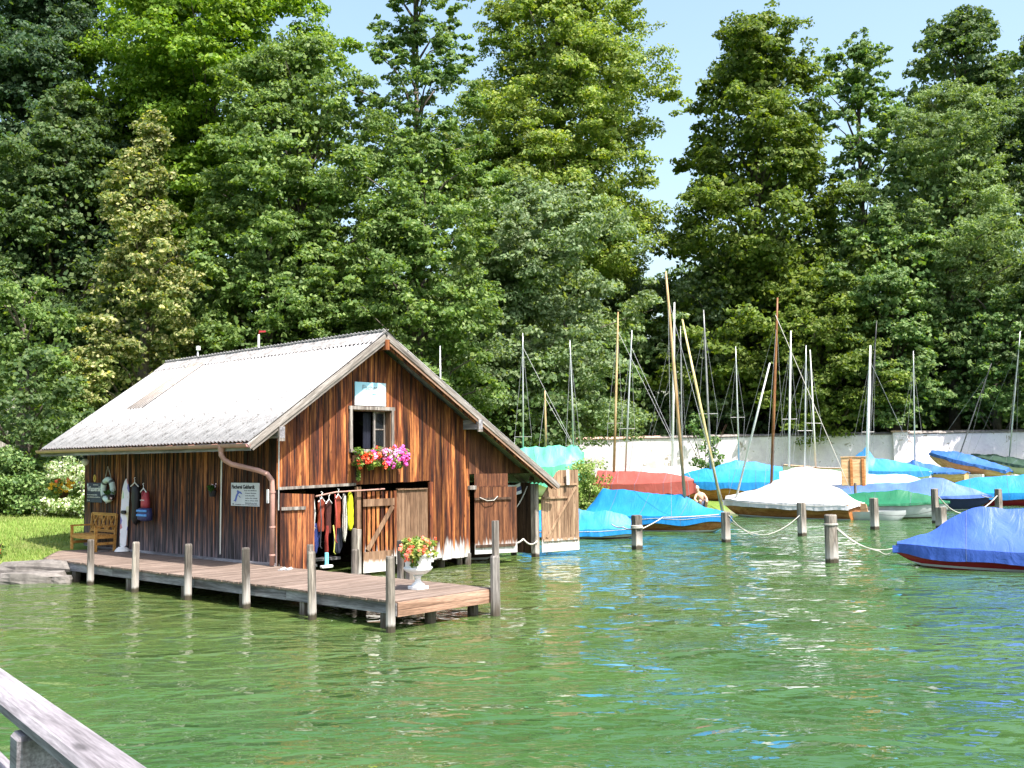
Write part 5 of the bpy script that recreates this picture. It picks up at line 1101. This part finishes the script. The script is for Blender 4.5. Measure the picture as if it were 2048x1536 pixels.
    # shaded inner foliage that closes the crown
    if kind != 'sparse':
        n = int(area*42*dens); h = rt.random(n); a = rt.random(n)*6.283; pr = np.array([prof(q) for q in h]); rr = R*pr*np.sqrt(rt.random(n))*.78
        Pi = np.stack([rr*np.cos(a), rr*np.sin(a), zb+H*h*.94], 1); Vv, F = leaves(Pi, rt.normal(size=(n, 3))*.5+np.array([0, -.6, .4]), lf*1.25, .8, .7, rt); fastmesh('inner_foliage', Vv, F, LM[cm_], e)
    return e
TREES = [
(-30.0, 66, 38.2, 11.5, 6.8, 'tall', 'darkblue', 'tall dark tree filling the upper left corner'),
(-20.2, 68, 37.8, 17.4, 6.6, 'round', 'beech', 'bright green beech crown at the top left, cut by the frame'),
(-12.2, 60, 27.5, 7.4, 5.1, 'maple', 'maple', 'broad maple standing just left of the sky gap, above the roof'),
(-6.4, 66, 34.5, 17.2, 4.1, 'sparse', 'maple2', 'slender open crowned maple with sky showing round it'),
(4.4, 80, 42.5, 16.5, 7.0, 'beech', 'yellow', 'huge yellow green beech in the upper middle'),
(18.8, 81, 36.8, 6.7, 7.2, 'cone', 'beechd', 'tall pointed olive green beech right of the middle'),
(28.0, 82, 34.9, 16.5, 4.7, 'sparse', 'maple2', 'thin airy tree with sky behind, right of the pointed beech'),
(39.0, 90, 40.0, 20.4, 6.0, 'round', 'dark', 'high dark crown farthest back at the upper right'),
(32.0, 76, 29.5, 9.8, 5.0, 'willow', 'willow', 'soft pale green willow like crown at the right'),
(-19.2, 54, 20.5, 3.5, 3.6, 'linden', 'linden', 'flowering linden with yellowish blooms at the left'),
(-23.4, 50, 11.6, 3.5, 2.7, 'maple', 'maple', 'low maple at the left edge above the shrub'),
(.6, 70, 20.3, 4.6, 6.6, 'maple', 'pale', 'wide pale green maple in the middle below the yellow beech'),
(-5.4, 59, 20.8, 4.7, 4.4, 'maple', 'maple', 'maple rising directly behind the roof ridge'),
(15.9, 81, 18.6, 5.2, 3.8, 'round', 'pale', 'small greyish tree behind the leaning yellow spar'),
(27.2, 74.2, 19.6, 4.6, 4.1, 'maple', 'maple2', 'mid height maple above the whitewashed wall pier'),
(38.5, 73, 17.5, 4.3, 4.5, 'round', 'dark', 'dark low tree above the right end of the wall'),
(-13.8, 57, 16.6, 4.5, 4.3, 'maple', 'maple', 'lower maple behind the left half of the roof'),
(-26.5, 60, 24.1, 7.6, 4.7, 'maple', 'dark', 'dark green maple between the linden and the upper left tree'),
(8.0, 82, 14.4, 4.0, 4.0, 'maple', 'maple2', 'low maple behind the pair of masts left of the sunlit wall'),
(22.4, 75.2, 15.2, 4.6, 4.8, 'round', 'beechd', 'low olive green tree behind the brown mast'),
(-2.4, 88, 29.4, 11.8, 3.0, 'cone', 'spruce', 'bluish spruce top seen in the sky gap'),
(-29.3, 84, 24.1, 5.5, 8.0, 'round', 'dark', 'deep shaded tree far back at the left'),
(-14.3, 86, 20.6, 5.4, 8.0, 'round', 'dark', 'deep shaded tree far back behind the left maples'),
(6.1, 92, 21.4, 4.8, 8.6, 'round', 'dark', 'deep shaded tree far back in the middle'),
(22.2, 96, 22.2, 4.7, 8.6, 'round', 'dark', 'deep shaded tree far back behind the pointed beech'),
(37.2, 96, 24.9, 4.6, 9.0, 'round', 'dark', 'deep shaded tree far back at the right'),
(42.3, 80, 30.2, 4.5, 5.7, 'round', 'dark', 'dark tree just past the right edge'),
(-38.5, 66, 28.8, 4.4, 5.2, 'round', 'dark', 'dark tree just past the left edge'),
(-19.7, 62, 13.7, 3.9, 3.8, 'maple', 'maple2', 'low bright maple above the left end of the roof'),
(-9.6, 62, 12.3, 4.6, 3.2, 'maple', 'maple2', 'low maple peeping over the roof ridge'),
(33.4, 72.3, 13.6, 4.9, 3.4, 'maple', 'maple2', 'overhanging maple bough in front of the wall at the right'),
(-21.3, 46, 7.8, 2.2, 2.2, 'round', 'dark', 'dark bushy tree behind the garden shrub at the left')]
for T in TREES:
    far = T[1] > 80; tree(*T, lf=.34 if far else (.20 if T[1] < 56 else .235 if T[1] < 62 else .27), dens=.7 if far else 1.0)
# undergrowth behind the wall: nobody could count it
nu = 60000; ux = rt.uniform(-48, 60, nu); uy = 80+rt.random(nu)*16-.12*ux; uy = np.where(ux < 4, rt.uniform(56, 100, nu), uy); uz = ground_z(ux, uy)+rt.random(nu)**1.3*6.5
Vv, F = leaves(np.stack([ux, uy, uz], 1), rt.normal(size=(nu, 3))*.5+np.array([0, -.7, .5]), np.where(uy < 72, .3, .5), .7, .6, rt)
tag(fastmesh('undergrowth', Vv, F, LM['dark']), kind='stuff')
fu = []
